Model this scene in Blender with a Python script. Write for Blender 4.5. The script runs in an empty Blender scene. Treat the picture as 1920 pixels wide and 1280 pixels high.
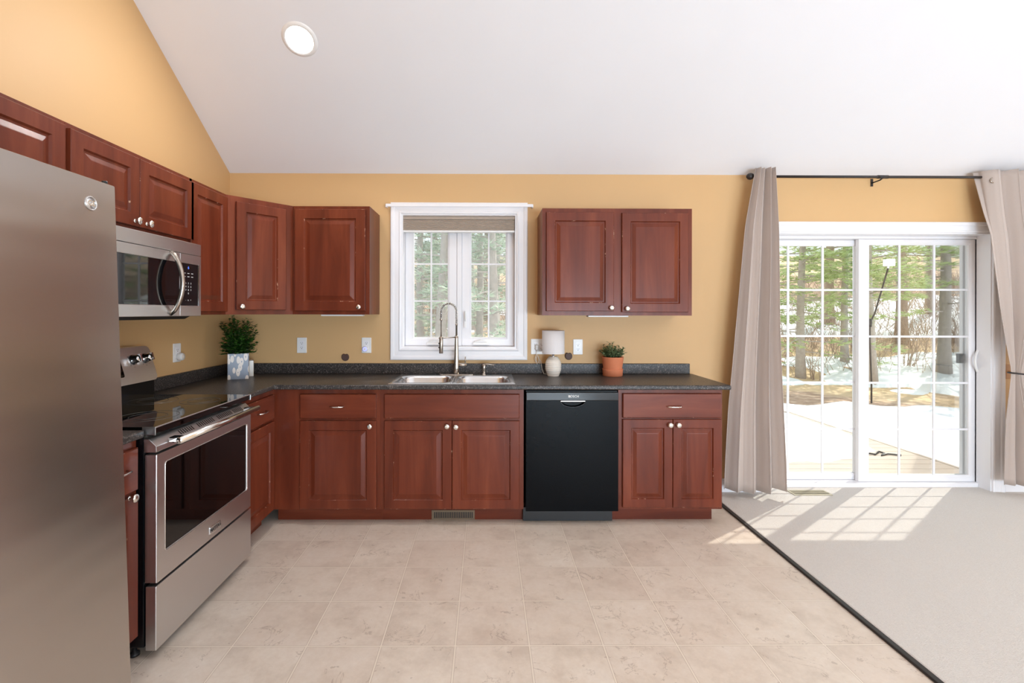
import bpy, bmesh, math, random
from mathutils import Vector, Matrix, noise
R = random.Random(7)
PI = math.pi
C = bpy.context.scene.collection
SC = bpy.context.scene
# ------------------------------------------------------------------ camera
F_PX, PPX, PPY, YAW, ROLL = 900.0, 918.0, 585.0, 0.0068, 0.0019
CAM = Vector((0, 0, 1.37))
ROT = (Matrix.Rotation(-YAW, 3, 'Z') @ Matrix.Rotation(PI/2, 3, 'X') @ Matrix.Rotation(ROLL, 3, 'Z'))
cd = bpy.data.cameras.new('camera'); co = bpy.data.objects.new('camera', cd); C.objects.link(co)
cd.sensor_width = 36; cd.lens = F_PX/1920*36; cd.clip_start = 0.05; cd.clip_end = 400
cd.shift_x = (960-PPX)/1920; cd.shift_y = -(640-PPY)/1920
co.matrix_world = Matrix.Translation(CAM) @ ROT.to_4x4()
SC.camera = co
# ------------------------------------------------------------------ world, sun, exposure
w = bpy.data.worlds.new('sky'); SC.world = w; w.use_nodes = True
bg = w.node_tree.nodes['Background']; bg.inputs[0].default_value = (0.84, 0.92, 1.0, 1); bg.inputs[1].default_value = 1.7
sd = bpy.data.lights.new('sun', 'SUN'); so = bpy.data.objects.new('sun', sd); C.objects.link(so)
sd.energy = 7.0; sd.angle = 0.012; sd.color = (1.0, 0.955, 0.88)
so.rotation_euler = Vector((-1.30, -0.98, -1.86)).to_track_quat('-Z', 'Y').to_euler()
SC.view_settings.view_transform = 'Standard'; SC.view_settings.look = 'None'
SC.view_settings.exposure = 0.06; SC.view_settings.gamma = 1.0; SC.view_settings.use_curve_mapping = False
SC.cycles.max_bounces = 10; SC.cycles.diffuse_bounces = 6; SC.cycles.transparent_max_bounces = 12
SC.cycles.use_denoising = True; SC.cycles.sample_clamp_indirect = 6.0
SC.cycles.caustics_reflective = False; SC.cycles.caustics_refractive = False
def area(name, loc, direction, sx, sy, watts, col):
    l = bpy.data.lights.new(name, 'AREA'); l.shape = 'RECTANGLE'; l.size = sx; l.size_y = sy; l.energy = watts; l.color = col
    o = bpy.data.objects.new(name, l); C.objects.link(o); o.location = loc
    o.rotation_euler = Vector(direction).to_track_quat('-Z', 'Y').to_euler(); return o
# added fill lights by the rear and right walls; no windows are built there
FILL_COL = (0.66, 0.84, 1.0)
area('fill_rear_left', (1.9, -3.55, 0.74), (0, 1, 0.12), 2.6, 1.1, 235, FILL_COL)
area('fill_rear_right', (5.0, -3.55, 0.74), (0, 1, 0.12), 2.4, 1.1, 105, FILL_COL)
area('fill_right', (6.7, 1.7, 1.5), (-1, -0.25, 0.1), 1.6, 1.8, 55, FILL_COL)
# ------------------------------------------------------------------ pixel -> world
def ray(u, v): return ROT @ Vector(((u-PPX)/F_PX, -(v-PPY)/F_PX, -1.0))
def pY(u, v, Y): d = ray(u, v); return CAM + d*((Y-CAM.y)/d.y)
def pX(u, v, X): d = ray(u, v); return CAM + d*((X-CAM.x)/d.x)
def pZ(u, v, Z): d = ray(u, v); return CAM + d*((Z-CAM.z)/d.z)
# ------------------------------------------------------------------ materials
def lin(r, g, b):
    f = lambda c: (c/255/12.92) if c/255 <= 0.04045 else ((c/255+0.055)/1.055)**2.4
    return (f(r), f(g), f(b), 1)
MATS = {}
class NT:
    def __init__(s, name):
        s.m = bpy.data.materials.new(name); s.m.use_nodes = True; s.t = s.m.node_tree; s.n = s.t.nodes
        s.b = s.n['Principled BSDF']; MATS[name] = s.m
    def new(s, kind, **kw):
        n = s.n.new(kind)
        for k, v in kw.items():
            if k.startswith('i_'): n.inputs[int(k[2:])].default_value = v
            else: setattr(n, k, v)
        return n
    def link(s, a, b): s.t.links.new(a, b)
    def coords(s, scale=(1, 1, 1), kind='Object', rot=(0, 0, 0)):
        if kind == 'Position': src = s.new('ShaderNodeNewGeometry').outputs['Position']
        else: src = s.new('ShaderNodeTexCoord').outputs[kind]
        mp = s.new('ShaderNodeMapping'); mp.inputs['Scale'].default_value = scale; mp.inputs['Rotation'].default_value = rot
        s.link(src, mp.inputs[0]); return mp.outputs[0]
    def noise(s, vec, scale, detail=4, rough=0.5, dist=0):
        n = s.new('ShaderNodeTexNoise'); n.inputs['Scale'].default_value = scale; n.inputs['Detail'].default_value = detail
        n.inputs['Roughness'].default_value = rough; n.inputs['Distortion'].default_value = dist
        s.link(vec, n.inputs['Vector']); return n.outputs['Fac']
    def ramp(s, fac, stops):
        r = s.new('ShaderNodeValToRGB'); e = r.color_ramp.elements
        while len(e) < len(stops): e.new(0.5)
        for k, (p, c) in enumerate(stops): e[k].position = p; e[k].color = c if len(c) == 4 else (*c, 1)
        s.link(fac, r.inputs[0]); return r.outputs[0]
    def mix(s, f, a, b, blend='MIX'):
        m = s.new('ShaderNodeMix', data_type='RGBA', blend_type=blend)
        for sock, v in ((m.inputs[0], f), (m.inputs[6], a), (m.inputs[7], b)):
            if hasattr(v, 'is_linked'): s.link(v, sock)
            else: sock.default_value = v
        return m.outputs[2]
    def math(s, op, a, b=0.0, c=0.0):
        m = s.new('ShaderNodeMath', operation=op)
        for k, v in enumerate((a, b, c)):
            if hasattr(v, 'is_linked'): s.link(v, m.inputs[k])
            else: m.inputs[k].default_value = v
        return m.outputs[0]
    def bump(s, h, strength=0.3, dist=0.01):
        b = s.new('ShaderNodeBump'); b.inputs['Strength'].default_value = strength; b.inputs['Distance'].default_value = dist
        s.link(h, b.inputs['Height']); s.link(b.outputs[0], s.b.inputs['Normal'])
    def set(s, color=None, rough=None, metal=None, **kw):
        for key, v in (('Base Color', color), ('Roughness', rough), ('Metallic', metal), *[(k.replace('_', ' '), v) for k, v in kw.items()]):
            if v is None: continue
            if hasattr(v, 'is_linked'): s.link(v, s.b.inputs[key])
            else: s.b.inputs[key].default_value = v
        return s.m
def plain(name, col, rough=0.5, metal=0.0, var=0.04, nscale=6, **kw):
    t = NT(name); v = t.coords()
    f = t.noise(v, nscale, 3)
    a = tuple(c*(1-var) for c in col[:3])+(1,); b = tuple(min(1, c*(1+var)) for c in col[:3])+(1,)
    t.set(t.mix(f, a, b), rough, metal, **kw); return t.m
# wall paint with a faint roller texture
t = NT('wall_paint'); v = t.coords(kind='Position'); f = t.noise(v, 2.0, 2)
t.set(t.mix(f, lin(208, 168, 117), lin(212, 172, 121)), 0.55); t.bump(t.noise(v, 260, 2), 0.05, 0.002)
t = NT('ceiling_paint'); v = t.coords(kind='Position'); t.set(t.mix(t.noise(v, 3, 2), lin(234, 233, 236), lin(237, 236, 239)), 0.8); t.bump(t.noise(v, 200, 2), 0.05, 0.002)
plain('white_trim', lin(240, 238, 240), 0.35, var=0.01)
plain('white_vinyl', lin(238, 236, 238), 0.3, var=0.01)
# cherry stained maple
def wood(name, c1, c2, c3, horiz=False, worn=False):
    t = NT(name); sc = (9, 9, 0.9) if not horiz else (0.9, 0.9, 9)
    oi = t.new('ShaderNodeObjectInfo'); v = t.coords(sc)
    ad = t.new('ShaderNodeVectorMath', operation='ADD'); t.link(v, ad.inputs[0])
    mu = t.new('ShaderNodeMath', operation='MULTIPLY', i_1=37.0); t.link(oi.outputs['Random'], mu.inputs[0]); t.link(mu.outputs[0], ad.inputs[1])
    v = ad.outputs[0]
    a = t.noise(v, 1.1, 5, 0.6, 0.6); b = t.noise(v, 9, 4, 0.7)
    col = t.mix(t.math('MULTIPLY', b, 0.35), t.ramp(a, [(0.3, c1), (0.52, c2), (0.72, c3)]), c1)
    if worn:
        v2 = t.coords((1, 1, 1)); k = t.noise(v2, 34, 5, 0.7)
        big = t.noise(v2, 5, 2, 0.5)
        m = t.math('MULTIPLY', t.ramp(k, [(0.60, (0, 0, 0)), (0.63, (1, 1, 1))]), t.ramp(big, [(0.50, (0, 0, 0)), (0.56, (1, 1, 1))]))
        col = t.mix(m, col, lin(205, 165, 140))
    t.set(col, 0.36, 0.0, Coat_Weight=0.12, Coat_Roughness=0.18, Specular_IOR_Level=0.25); t.bump(b, 0.06, 0.002); return t.m
W1, W2, W3 = lin(88, 36, 20), lin(112, 50, 30), lin(130, 64, 40)
wood('cherry_wood', W1, W2, W3); wood('cherry_wood_horizontal', W1, W2, W3, True); wood('cherry_wood_worn_edge', W1, W2, W3, worn=True)
plain('shadow_gap', (0.01, 0.004, 0.003, 1), 0.9)
# speckled laminate
t = NT('speckled_laminate'); v = t.coords((1, 1, 1), 'Position')
a = t.noise(v, 150, 3, 0.7); b = t.noise(v, 60, 2, 0.6)
col = t.ramp(a, [(0.36, lin(30, 28, 27)), (0.5, lin(58, 54, 52)), (0.60, lin(96, 88, 84)), (0.70, lin(165, 156, 150))])
t.set(t.mix(t.math('MULTIPLY', b, 0.4), col, lin(58, 53, 52)), 0.36, 0.0, Specular_IOR_Level=0.32)
# sheet vinyl in a 12 inch stone tile pattern
TILE = 0.3045; TX0 = pZ(853.6, 1210.5, 0).x; TY0 = pZ(853.6, 1210.5, 0).y
t = NT('vinyl_tile'); g = t.new('ShaderNodeNewGeometry'); sp = t.new('ShaderNodeSeparateXYZ'); t.link(g.outputs['Position'], sp.inputs[0])
ux = t.math('DIVIDE', t.math('SUBTRACT', sp.outputs[0], TX0), TILE); uy = t.math('DIVIDE', t.math('SUBTRACT', sp.outputs[1], TY0), TILE)
fx = t.math('FRACT', ux); fy = t.math('FRACT', uy)
dx = t.math('MINIMUM', fx, t.math('SUBTRACT', 1.0, fx)); dy = t.math('MINIMUM', fy, t.math('SUBTRACT', 1.0, fy))
line = t.math('LESS_THAN', t.math('MINIMUM', dx, dy), 0.0095)
line2 = t.math('LESS_THAN', t.math('MINIMUM', dx, dy), 0.018)
cb = t.new('ShaderNodeCombineXYZ'); t.link(t.math('FLOOR', ux), cb.inputs[0]); t.link(t.math('FLOOR', uy), cb.inputs[1])
wn = t.new('ShaderNodeTexWhiteNoise', noise_dimensions='3D'); t.link(cb.outputs[0], wn.inputs['Vector'])
pv = t.new('ShaderNodeVectorMath', operation='MULTIPLY_ADD'); t.link(wn.outputs['Color'], pv.inputs[0]); pv.inputs[1].default_value = (9, 9, 9); t.link(g.outputs['Position'], pv.inputs[2])
V = pv.outputs[0]
mott = t.noise(V, 5, 5, 0.65); fine = t.noise(V, 38, 5, 0.7); vein = t.noise(V, 6, 5, 0.62, 0.8); vm = t.noise(V, 4.5, 2)
base = t.ramp(mott, [(0.32, lin(214, 201, 187)), (0.5, lin(235, 223, 209)), (0.68, lin(242, 232, 220))])
base = t.mix(t.math('MULTIPLY', t.math('SUBTRACT', 1.0, fine), 0.55), base, lin(192, 168, 146))
tv = t.math('MULTIPLY', wn.outputs['Value'], 0.30); base = t.mix(tv, base, lin(196, 172, 156))
vv = t.math('MULTIPLY', t.math('LESS_THAN', t.math('ABSOLUTE', t.math('SUBTRACT', vein, 0.5)), 0.007), t.math('GREATER_THAN', vm, 0.56))
sp_ = t.math('MULTIPLY', t.math('GREATER_THAN', t.noise(V, 22, 2), 0.70), t.math('GREATER_THAN', fine, 0.50))
base = t.mix(t.math('MULTIPLY', t.math('MAXIMUM', vv, sp_), 0.36), base, lin(146, 122, 104))
base = t.mix(t.math('MULTIPLY', line2, 0.45), base, lin(176, 154, 136)); base = t.mix(t.math('MULTIPLY', line, 0.85), base, lin(238, 226, 210))
t.set(base, t.math('ADD', 0.22, t.math('MULTIPLY', fine, 0.22)), 0.0); t.bump(t.math('SUBTRACT', t.math('MULTIPLY', fine, 0.4), line2), 0.12, 0.002)
# carpet
t = NT('carpet_pile'); v = t.coords((1, 1, 1), 'Position'); a = t.noise(v, 170, 3, 0.8); b = t.noise(v, 3.0, 4, 0.6)
col = t.mix(a, lin(196, 187, 178), lin(244, 237, 230)); col = t.mix(t.math('MULTIPLY', b, 0.4), col, lin(232, 225, 217))
t.set(col, 0.95, 0.0, Sheen_Weight=0.2); t.bump(a, 0.7, 0.01)
# metals
def steel(name, col, rough, an=0.0, rot=0.0, wav=0.0, streak=(1, 1, 60)):
    t = NT(name); v = t.coords(streak)
    v = t.coords((1, 1, 1)); f = t.noise(v, 2, 1)
    t.set(t.mix(f, tuple(c*0.98 for c in col[:3])+(1,), col), rough, 1.0)
    if an: t.b.inputs['Anisotropic'].default_value = an; t.b.inputs['Anisotropic Rotation'].default_value = rot
    if an:
        tg = t.new('ShaderNodeTangent', direction_type='RADIAL', axis='Z'); t.link(tg.outputs[0], t.b.inputs['Tangent'])
    if wav:
        v2 = t.coords((1.0, 0.8, 4.5)); t.bump(t.noise(v2, 1.5, 1), wav, 0.05)
    return t.m
steel('fridge_steel', (0.56, 0.53, 0.50, 1), 0.27, 0.75, 0.25, 0.10)
steel('brushed_steel', (0.70, 0.69, 0.69, 1), 0.33)
steel('sink_steel', (0.72, 0.72, 0.73, 1), 0.24)
steel('brushed_nickel', (0.44, 0.39, 0.34, 1), 0.26)
steel('polished_nickel', (0.86, 0.84, 0.80, 1), 0.18)
steel('chrome', (0.85, 0.86, 0.87, 1), 0.10)
plain('black_enamel', (0.004, 0.004, 0.005, 1), 0.25)
plain('black_glass', (0.002, 0.002, 0.002, 1), 0.03, Specular_IOR_Level=0.45)
plain('dark_mesh_glass', (0.003, 0.003, 0.004, 1), 0.03, Specular_IOR_Level=0.75)
plain('black_door', (0.002, 0.0023, 0.003, 1), 0.25, Specular_IOR_Level=0.09)
plain('black_gloss_plastic', (0.006, 0.006, 0.007, 1), 0.12)
plain('black_plastic', (0.012, 0.012, 0.013, 1), 0.4)
plain('black_iron', (0.018, 0.013, 0.012, 1), 0.45)
plain('burner_ring', (0.10, 0.10, 0.10, 1), 0.15)
plain('bronze_vent', lin(122, 104, 84), 0.45, 0.3)
plain('beige_vent', lin(176, 166, 142), 0.5)
plain('white_plastic', lin(238, 236, 234), 0.35, var=0.01)
plain('slot_dark', lin(70, 55, 50), 0.6)
plain('ceramic_cream', lin(226, 216, 204), 0.3, var=0.02)
plain('terracotta', lin(206, 122, 84), 0.75, var=0.08, nscale=18)
plain('tan_wood', lin(196, 150, 108), 0.6)
plain('soil', lin(60, 42, 30), 0.95, var=0.3)
plain('brown_wood_trinket', lin(84, 60, 52), 0.6, var=0.15, nscale=30)
plain('clear_plug_plastic', lin(205, 195, 185), 0.3)
def emit(name, col, s):
    m = bpy.data.materials.new(name); m.use_nodes = True; n = m.node_tree.nodes['Principled BSDF']
    n.inputs['Base Color'].default_value = col; n.inputs['Emission Color'].default_value = col; n.inputs['Emission Strength'].default_value = s
    MATS[name] = m
emit('lamp_lens', (1.0, 0.96, 0.90, 1), 9.0); emit('blue_led', (0.10, 0.22, 1.0, 1), 1.2); emit('night_light_glow', (0.42, 0.45, 1.0, 1), 0.7)
def leafmat(name, c1, c2, tr=0.3, rough=0.5):
    t = NT(name); oi = t.new('ShaderNodeNewGeometry'); col = t.mix(oi.outputs['Random Per Island'], c1, c2)
    t.set(col, rough); tl = t.new('ShaderNodeBsdfTranslucent'); t.link(col, tl.inputs[0])
    mx = t.new('ShaderNodeMixShader'); mx.inputs[0].default_value = tr
    t.link(t.b.outputs[0], mx.inputs[1]); t.link(tl.outputs[0], mx.inputs[2]); t.link(mx.outputs[0], t.n['Material Output'].inputs[0]); return t.m
leafmat('boxwood_leaf', lin(26, 62, 22), lin(72, 122, 40), 0.15, 0.4)
leafmat('succulent_leaf', lin(66, 96, 58), lin(165, 180, 135), 0.15, 0.45)
leafmat('pine_needles', lin(168, 188, 122), lin(212, 222, 172), 0.45)
leafmat('dark_pine_needles', lin(172, 188, 166), lin(214, 222, 204), 0.45)
leafmat('dead_leaf', lin(170, 140, 110), lin(205, 180, 150), 0.3)
plain('bark_grey', lin(172, 162, 154), 0.9, var=0.25, nscale=14)
plain('bark_brown', lin(152, 132, 118), 0.9, var=0.25, nscale=12)
plain('twig_tan', lin(168, 148, 132), 0.9, var=0.2, nscale=9)
plain('stem_green', lin(70, 80, 40), 0.7)
def cloth(name, col, tr):
    t = NT(name); v = t.coords(); f = t.noise(v, 160, 2); c = t.mix(f, tuple(x*0.94 for x in col[:3])+(1,), col)
    t.set(c, 0.8, 0.0, Sheen_Weight=0.25); t.bump(f, 0.15, 0.002)
    tl = t.new('ShaderNodeBsdfTranslucent'); t.link(c, tl.inputs[0]); mx = t.new('ShaderNodeMixShader'); mx.inputs[0].default_value = tr
    t.link(t.b.outputs[0], mx.inputs[1]); t.link(tl.outputs[0], mx.inputs[2]); t.link(mx.outputs[0], t.n['Material Output'].inputs[0])
cloth('curtain_cloth', lin(200, 184, 174), 0.12); cloth('blind_cloth', lin(205, 188, 172), 0.25); cloth('shade_cloth', lin(240, 236, 236), 0.2)
# glass panes: clear with a Fresnel reflection
t = NT('pane_glass'); tr = t.new('ShaderNodeBsdfTransparent'); tr.inputs[0].default_value = (0.95, 0.97, 0.96, 1)
gl = t.new('ShaderNodeBsdfGlossy'); gl.inputs['Roughness'].default_value = 0.02; fr = t.new('ShaderNodeFresnel'); fr.inputs[0].default_value = 1.45
mx = t.new('ShaderNodeMixShader'); t.link(t.math('MULTIPLY', fr.outputs[0], 0.6), mx.inputs[0]); t.link(tr.outputs[0], mx.inputs[1]); t.link(gl.outputs[0], mx.inputs[2])
t.link(mx.outputs[0], t.n['Material Output'].inputs[0])
t = NT('screen_mesh'); tr = t.new('ShaderNodeBsdfTransparent'); t.set((0.75, 0.77, 0.80, 1), 0.8)
mx = t.new('ShaderNodeMixShader'); mx.inputs[0].default_value = 0.24; t.link(tr.outputs[0], mx.inputs[1]); t.link(t.b.outputs[0], mx.inputs[2]); t.link(mx.outputs[0], t.n['Material Output'].inputs[0])
# patterned planter
t = NT('leaf_print_ceramic'); v = t.coords((1, 1, 1))
vo = t.new('ShaderNodeTexVoronoi', feature='F1'); vo.inputs['Scale'].default_value = 34
mp = t.new('ShaderNodeMapping'); mp.inputs['Scale'].default_value = (1, 1, 0.45); mp.inputs['Rotation'].default_value = (0.5, 0.9, 0.4); t.link(v, mp.inputs[0]); t.link(mp.outputs[0], vo.inputs['Vector'])
m1 = t.math('LESS_THAN', vo.outputs['Distance'], 0.42); m2 = t.math('GREATER_THAN', vo.outputs['Distance'], 0.10)
t.set(t.mix(t.math('MULTIPLY', m1, m2), lin(128, 134, 148), lin(224, 210, 198)), 0.35)
# ------------------------------------------------------------------ outdoors
t = NT('leaf_litter'); v = t.coords((1, 1, 1), 'Position'); a = t.noise(v, 3.2, 6, 0.75); b = t.noise(v, 0.35, 3)
gcol = t.ramp(a, [(0.3, lin(120, 92, 74)), (0.5, lin(168, 138, 114)), (0.7, lin(206, 182, 158))])
t.set(t.mix(t.ramp(b, [(0.45, (0, 0, 0)), (0.6, (1, 1, 1))]), gcol, lin(204, 176, 140)), 0.95)
t = NT('snow'); v = t.coords((1, 1, 1), 'Position'); t.set(t.mix(t.noise(v, 1.2, 4), lin(232, 236, 243), lin(244, 246, 249)), 0.7); t.bump(t.noise(v, 2.5, 5), 0.4, 0.05)
t = NT('deck_board'); v = t.coords((1.5, 12, 12), 'Position'); f = t.noise(v, 3, 5, 0.6); t.set(t.mix(f, lin(150, 136, 124), lin(188, 175, 163)), 0.85)
plain('house_siding', lin(205, 200, 190), 0.7)

# ------------------------------------------------------------------ mesh builder
class MB:
    def __init__(s): s.v = []; s.f = []; s.mi = []; s.sm = []; s.M = None
    def add(s, vs, fs, mi=0, smooth=False):
        o = len(s.v)
        for p in vs: p = Vector(p); s.v.append(tuple(s.M @ p) if s.M is not None else tuple(p))
        for f in fs: s.f.append([i+o for i in f]); s.mi.append(mi); s.sm.append(smooth)
        return s
    def box(s, x0, x1, y0, y1, z0, z1, mi=0):
        x0, x1 = sorted((x0, x1)); y0, y1 = sorted((y0, y1)); z0, z1 = sorted((z0, z1))
        vs = [(x, y, z) for x in (x0, x1) for y in (y0, y1) for z in (z0, z1)]
        return s.add(vs, [(0, 1, 3, 2), (4, 6, 7, 5), (0, 4, 5, 1), (2, 3, 7, 6), (0, 2, 6, 4), (1, 5, 7, 3)], mi)
    def tube(s, pts, r, n=10, mi=0, caps=True, closed=False, smooth=True):
        pts = [Vector(p) for p in pts]; k = len(pts); rs = r if isinstance(r, (list, tuple)) else [r]*k
        vs = []; up = None
        for i, p in enumerate(pts):
            a = pts[(i-1) % k] if (closed or i > 0) else p; b = pts[(i+1) % k] if (closed or i < k-1) else p
            d = (b-a).normalized() if (b-a).length > 1e-9 else Vector((0, 0, 1))
            if up is None: up = d.orthogonal().normalized()
            up = (up - d*up.dot(d)); up = up.normalized() if up.length > 1e-6 else d.orthogonal().normalized()
            q = d.cross(up)
            for j in range(n):
                an = 2*PI*j/n; vs.append(p + (up*math.cos(an)+q*math.sin(an))*rs[i])
        fs = []
        for i in range(k if closed else k-1):
            for j in range(n):
                a = i*n+j; b = i*n+(j+1) % n; c = ((i+1) % k)*n+(j+1) % n; d_ = ((i+1) % k)*n+j; fs.append((a, b, c, d_))
        if caps and not closed: fs += [tuple(range(n)), tuple(range((k-1)*n, k*n))]
        return s.add(vs, fs, mi, smooth)
    def lathe(s, prof, c, n=32, mi=0, axis=(0, 0, 1), smooth=True, caps=True):
        q = Vector((0, 0, 1)).rotation_difference(Vector(axis)).to_matrix(); c = Vector(c); vs = []; k = len(prof)
        for r, h in prof:
            for j in range(n): a = 2*PI*j/n; vs.append(c + q @ Vector((r*math.cos(a), r*math.sin(a), h)))
        fs = [(i*n+j, i*n+(j+1) % n, (i+1)*n+(j+1) % n, (i+1)*n+j) for i in range(k-1) for j in range(n)]
        if caps: fs += [tuple(range(n)), tuple(range((k-1)*n, k*n))]
        return s.add(vs, fs, mi, smooth)
    def loops(s, loops, mis=None, smooth=False, cap0=True, cap1=True, mi=0):
        n = len(loops[0]); vs = [p for L in loops for p in L]; o = len(s.v); s.add(vs, [])
        for i in range(len(loops)-1):
            m = mis[i] if mis else mi
            for j in range(n): s.f.append([o+i*n+j, o+i*n+(j+1) % n, o+(i+1)*n+(j+1) % n, o+(i+1)*n+j]); s.mi.append(m); s.sm.append(smooth)
        if cap0: s.f.append([o+j for j in range(n)]); s.mi.append(mi); s.sm.append(False)
        if cap1: s.f.append([o+(len(loops)-1)*n+j for j in range(n)]); s.mi.append(mi); s.sm.append(False)
        return s
    def build(s, name, mats, parent=None, bevel=0, seg=2, recalc=True, solid=0, sub=0, origin=None):
        root = parent
        while root is not None and root.parent is not None: root = root.parent
        off = Vector(root.location) if root is not None else (Vector(origin) if origin is not None else Vector((0, 0, 0)))
        me = bpy.data.meshes.new(name); me.from_pydata([tuple(Vector(p)-off) for p in s.v], [], s.f)
        for m in (mats if isinstance(mats, (list, tuple)) else [mats]): me.materials.append(MATS[m])
        me.polygons.foreach_set('material_index', s.mi); me.polygons.foreach_set('use_smooth', s.sm)
        if recalc:
            bm = bmesh.new(); bm.from_mesh(me); bmesh.ops.recalc_face_normals(bm, faces=bm.faces); bm.to_mesh(me); bm.free()
        me.update(); o = bpy.data.objects.new(name, me); C.objects.link(o)
        if parent is not None: o.parent = parent
        elif origin is not None: o.location = origin
        if bevel:
            b = o.modifiers.new('bevel', 'BEVEL'); b.width = bevel; b.segments = seg; b.limit_method = 'ANGLE'; b.angle_limit = math.radians(40)
        if solid: q = o.modifiers.new('solid', 'SOLIDIFY'); q.thickness = solid; q.offset = 0
        if sub: q = o.modifiers.new('sub', 'SUBSURF'); q.levels = sub; q.render_levels = sub
        return o
def tag(o, label, cat, group=None, kind=None):
    o['label'] = label; o['category'] = cat
    if group: o['group'] = group
    if kind: o['kind'] = kind
    return o
def thing(name, label, cat, loc, group=None):
    o = bpy.data.objects.new(name, None); C.objects.link(o); o.location = loc; o.empty_display_size = 0.1
    return tag(o, label, cat, group)
def struct(o, label=None):
    o['kind'] = 'structure'
    return o
def srot(name, loc):
    o = bpy.data.objects.new(name, None); C.objects.link(o); o.location = loc; o['kind'] = 'structure'; return o
def text_obj(body, size, M, name, mat, parent, ext=0.0006):
    cu = bpy.data.curves.new('t', 'FONT'); cu.body = body; cu.size = size; cu.extrude = ext; cu.align_x = 'CENTER'; cu.align_y = 'CENTER'
    to = bpy.data.objects.new('t', cu); C.objects.link(to); dg = bpy.context.evaluated_depsgraph_get()
    me = bpy.data.meshes.new_from_object(to.evaluated_get(dg)); bpy.data.objects.remove(to); 
    root = parent
    while root.parent is not None: root = root.parent
    me.transform(M); me.transform(Matrix.Translation(-Vector(root.location))); me.materials.clear(); me.materials.append(MATS[mat])
    me.name = name; o = bpy.data.objects.new(name, me); C.objects.link(o); o.parent = parent; return o
def frame(o, u, n):        # local (across, outward, up)
    u = Vector(u).normalized(); n = Vector(n).normalized(); z = Vector((0, 0, 1))
    return Matrix(((u.x, n.x, z.x, o[0]), (u.y, n.y, z.y, o[1]), (u.z, n.z, z.z, o[2]), (0, 0, 0, 1)))
def tframe(o, u, n):       # for text: x across, y up, z outward
    u = Vector(u).normalized(); n = Vector(n).normalized(); z = Vector((0, 0, 1))
    return Matrix(((u.x, z.x, n.x, o[0]), (u.y, z.y, n.y, o[1]), (u.z, z.z, n.z, o[2]), (0, 0, 0, 1)))
def rect(a0, a1, b, c0, c1): return [(a0, b, c0), (a1, b, c0), (a1, b, c1), (a0, b, c1)]
def rrect(a0, a1, c0, c1, r, n=5):
    out = []
    for cx, cz, s in ((a1-r, c1-r, 0), (a0+r, c1-r, 1), (a0+r, c0+r, 2), (a1-r, c0+r, 3)):
        for k in range(n+1): an = PI/2*(s+k/n); out.append((cx+r*math.cos(an), cz+r*math.sin(an)))
    return out

# ------------------------------------------------------------------ room shell
LW, BW, RW, FW, CW = -1.935, 3.63, 6.8, -3.63, 2.414    # left wall x, back wall y, right wall x, rear wall y, wall height
SL = 0.666; RZ = CW + SL*BW
# floor: vinyl on the kitchen side, carpet beyond the black edge strip
EX = pZ(1755, 1278, 0.0).x
b = MB(); b.box(LW-0.1, EX, FW-0.1, BW+0.1, -0.06, 0); struct(b.build('floor', 'vinyl_tile'))
b = MB(); b.box(EX+0.012, RW+0.1, FW-0.1, BW+0.2, -0.06, 0.014); struct(b.build('floor_carpet', 'carpet_pile', bevel=0.008))
b = MB(); b.box(EX-0.012, EX+0.016, FW, BW, 0.0, 0.012); struct(b.build('trim_1', 'black_iron', bevel=0.004))
# window and sliding door openings in the back wall
W0, W1_ = pY(752.3, 500, BW).x, pY(968.7, 500, BW).x; WZ0, WZ1 = pY(860, 653.4, BW).z, pY(860, 401, BW).z
D0, D1 = 2.10, pY(1859, 700, BW).x; DZ0, DZ1 = 0.0, pY(1700, 435.5, BW).z
xs = [LW-0.1, W0, W1_, D0, D1, RW+0.1]; zs = [-0.06, DZ1, 0, 0]
b = MB()
T = 0.16
def wallbox(x0, x1, z0, z1): b.box(x0, x1, BW, BW+T, z0, z1)
wallbox(LW-0.1, W0, -0.06, CW+0.1); wallbox(W0, W1_, -0.06, WZ0); wallbox(W0, W1_, WZ1, CW+0.1)
wallbox(W1_, D0, -0.06, CW+0.1); wallbox(D0, D1, DZ1, CW+0.1); wallbox(D1, RW+0.1, -0.06, CW+0.1)
struct(b.build('wall_back', 'wall_paint'))
def gable(x0, x1, name):
    b = MB(); pts = [(FW, -0.06), (BW, -0.06), (BW, CW), (0, RZ), (FW, CW)]
    vs = [(x, y, z) for x in (x0, x1) for y, z in pts]
    b.add(vs, [(0, 1, 2, 3, 4), (5, 6, 7, 8, 9)]+[(i, (i+1) % 5, 5+(i+1) % 5, 5+i) for i in range(5)]); return struct(b.build(name, 'wall_paint'))
gable(LW-0.12, LW, 'wall_left'); gable(RW, RW+0.12, 'wall_right')
b = MB(); b.box(LW-0.1, RW+0.1, FW-0.12, FW, -0.06, CW+0.1); struct(b.build('wall_rear', 'wall_paint'))
b = MB(); th = 0.15
OV = 0.17; pts = [(BW+OV, CW-OV*SL), (0, RZ), (FW-OV, CW-OV*SL), (FW-OV, CW-OV*SL+th), (0, RZ+th), (BW+OV, CW-OV*SL+th)]
vs = [(x, y, z) for x in (LW-0.12, RW+0.12) for y, z in pts]
b.add(vs, [(0, 1, 4, 5), (1, 2, 3, 4), (6, 7, 10, 11), (7, 8, 9, 10)]+[(i, (i+1) % 6, 6+(i+1) % 6, 6+i) for i in range(6)])
struct(b.build('ceiling', 'ceiling_paint'))

for k, (x0_, x1_) in enumerate(((1.56, D0-0.10), (pY(1887.5, 700, BW-0.02).x, RW))):
    b = MB(); b.box(x0_, x1_, BW-0.013, BW-0.0003, 0.014, 0.10); b.box(x0_, x1_, BW-0.009, BW-0.0003, 0.10, 0.112); struct(b.build('baseboard_back', 'white_trim'))
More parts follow.
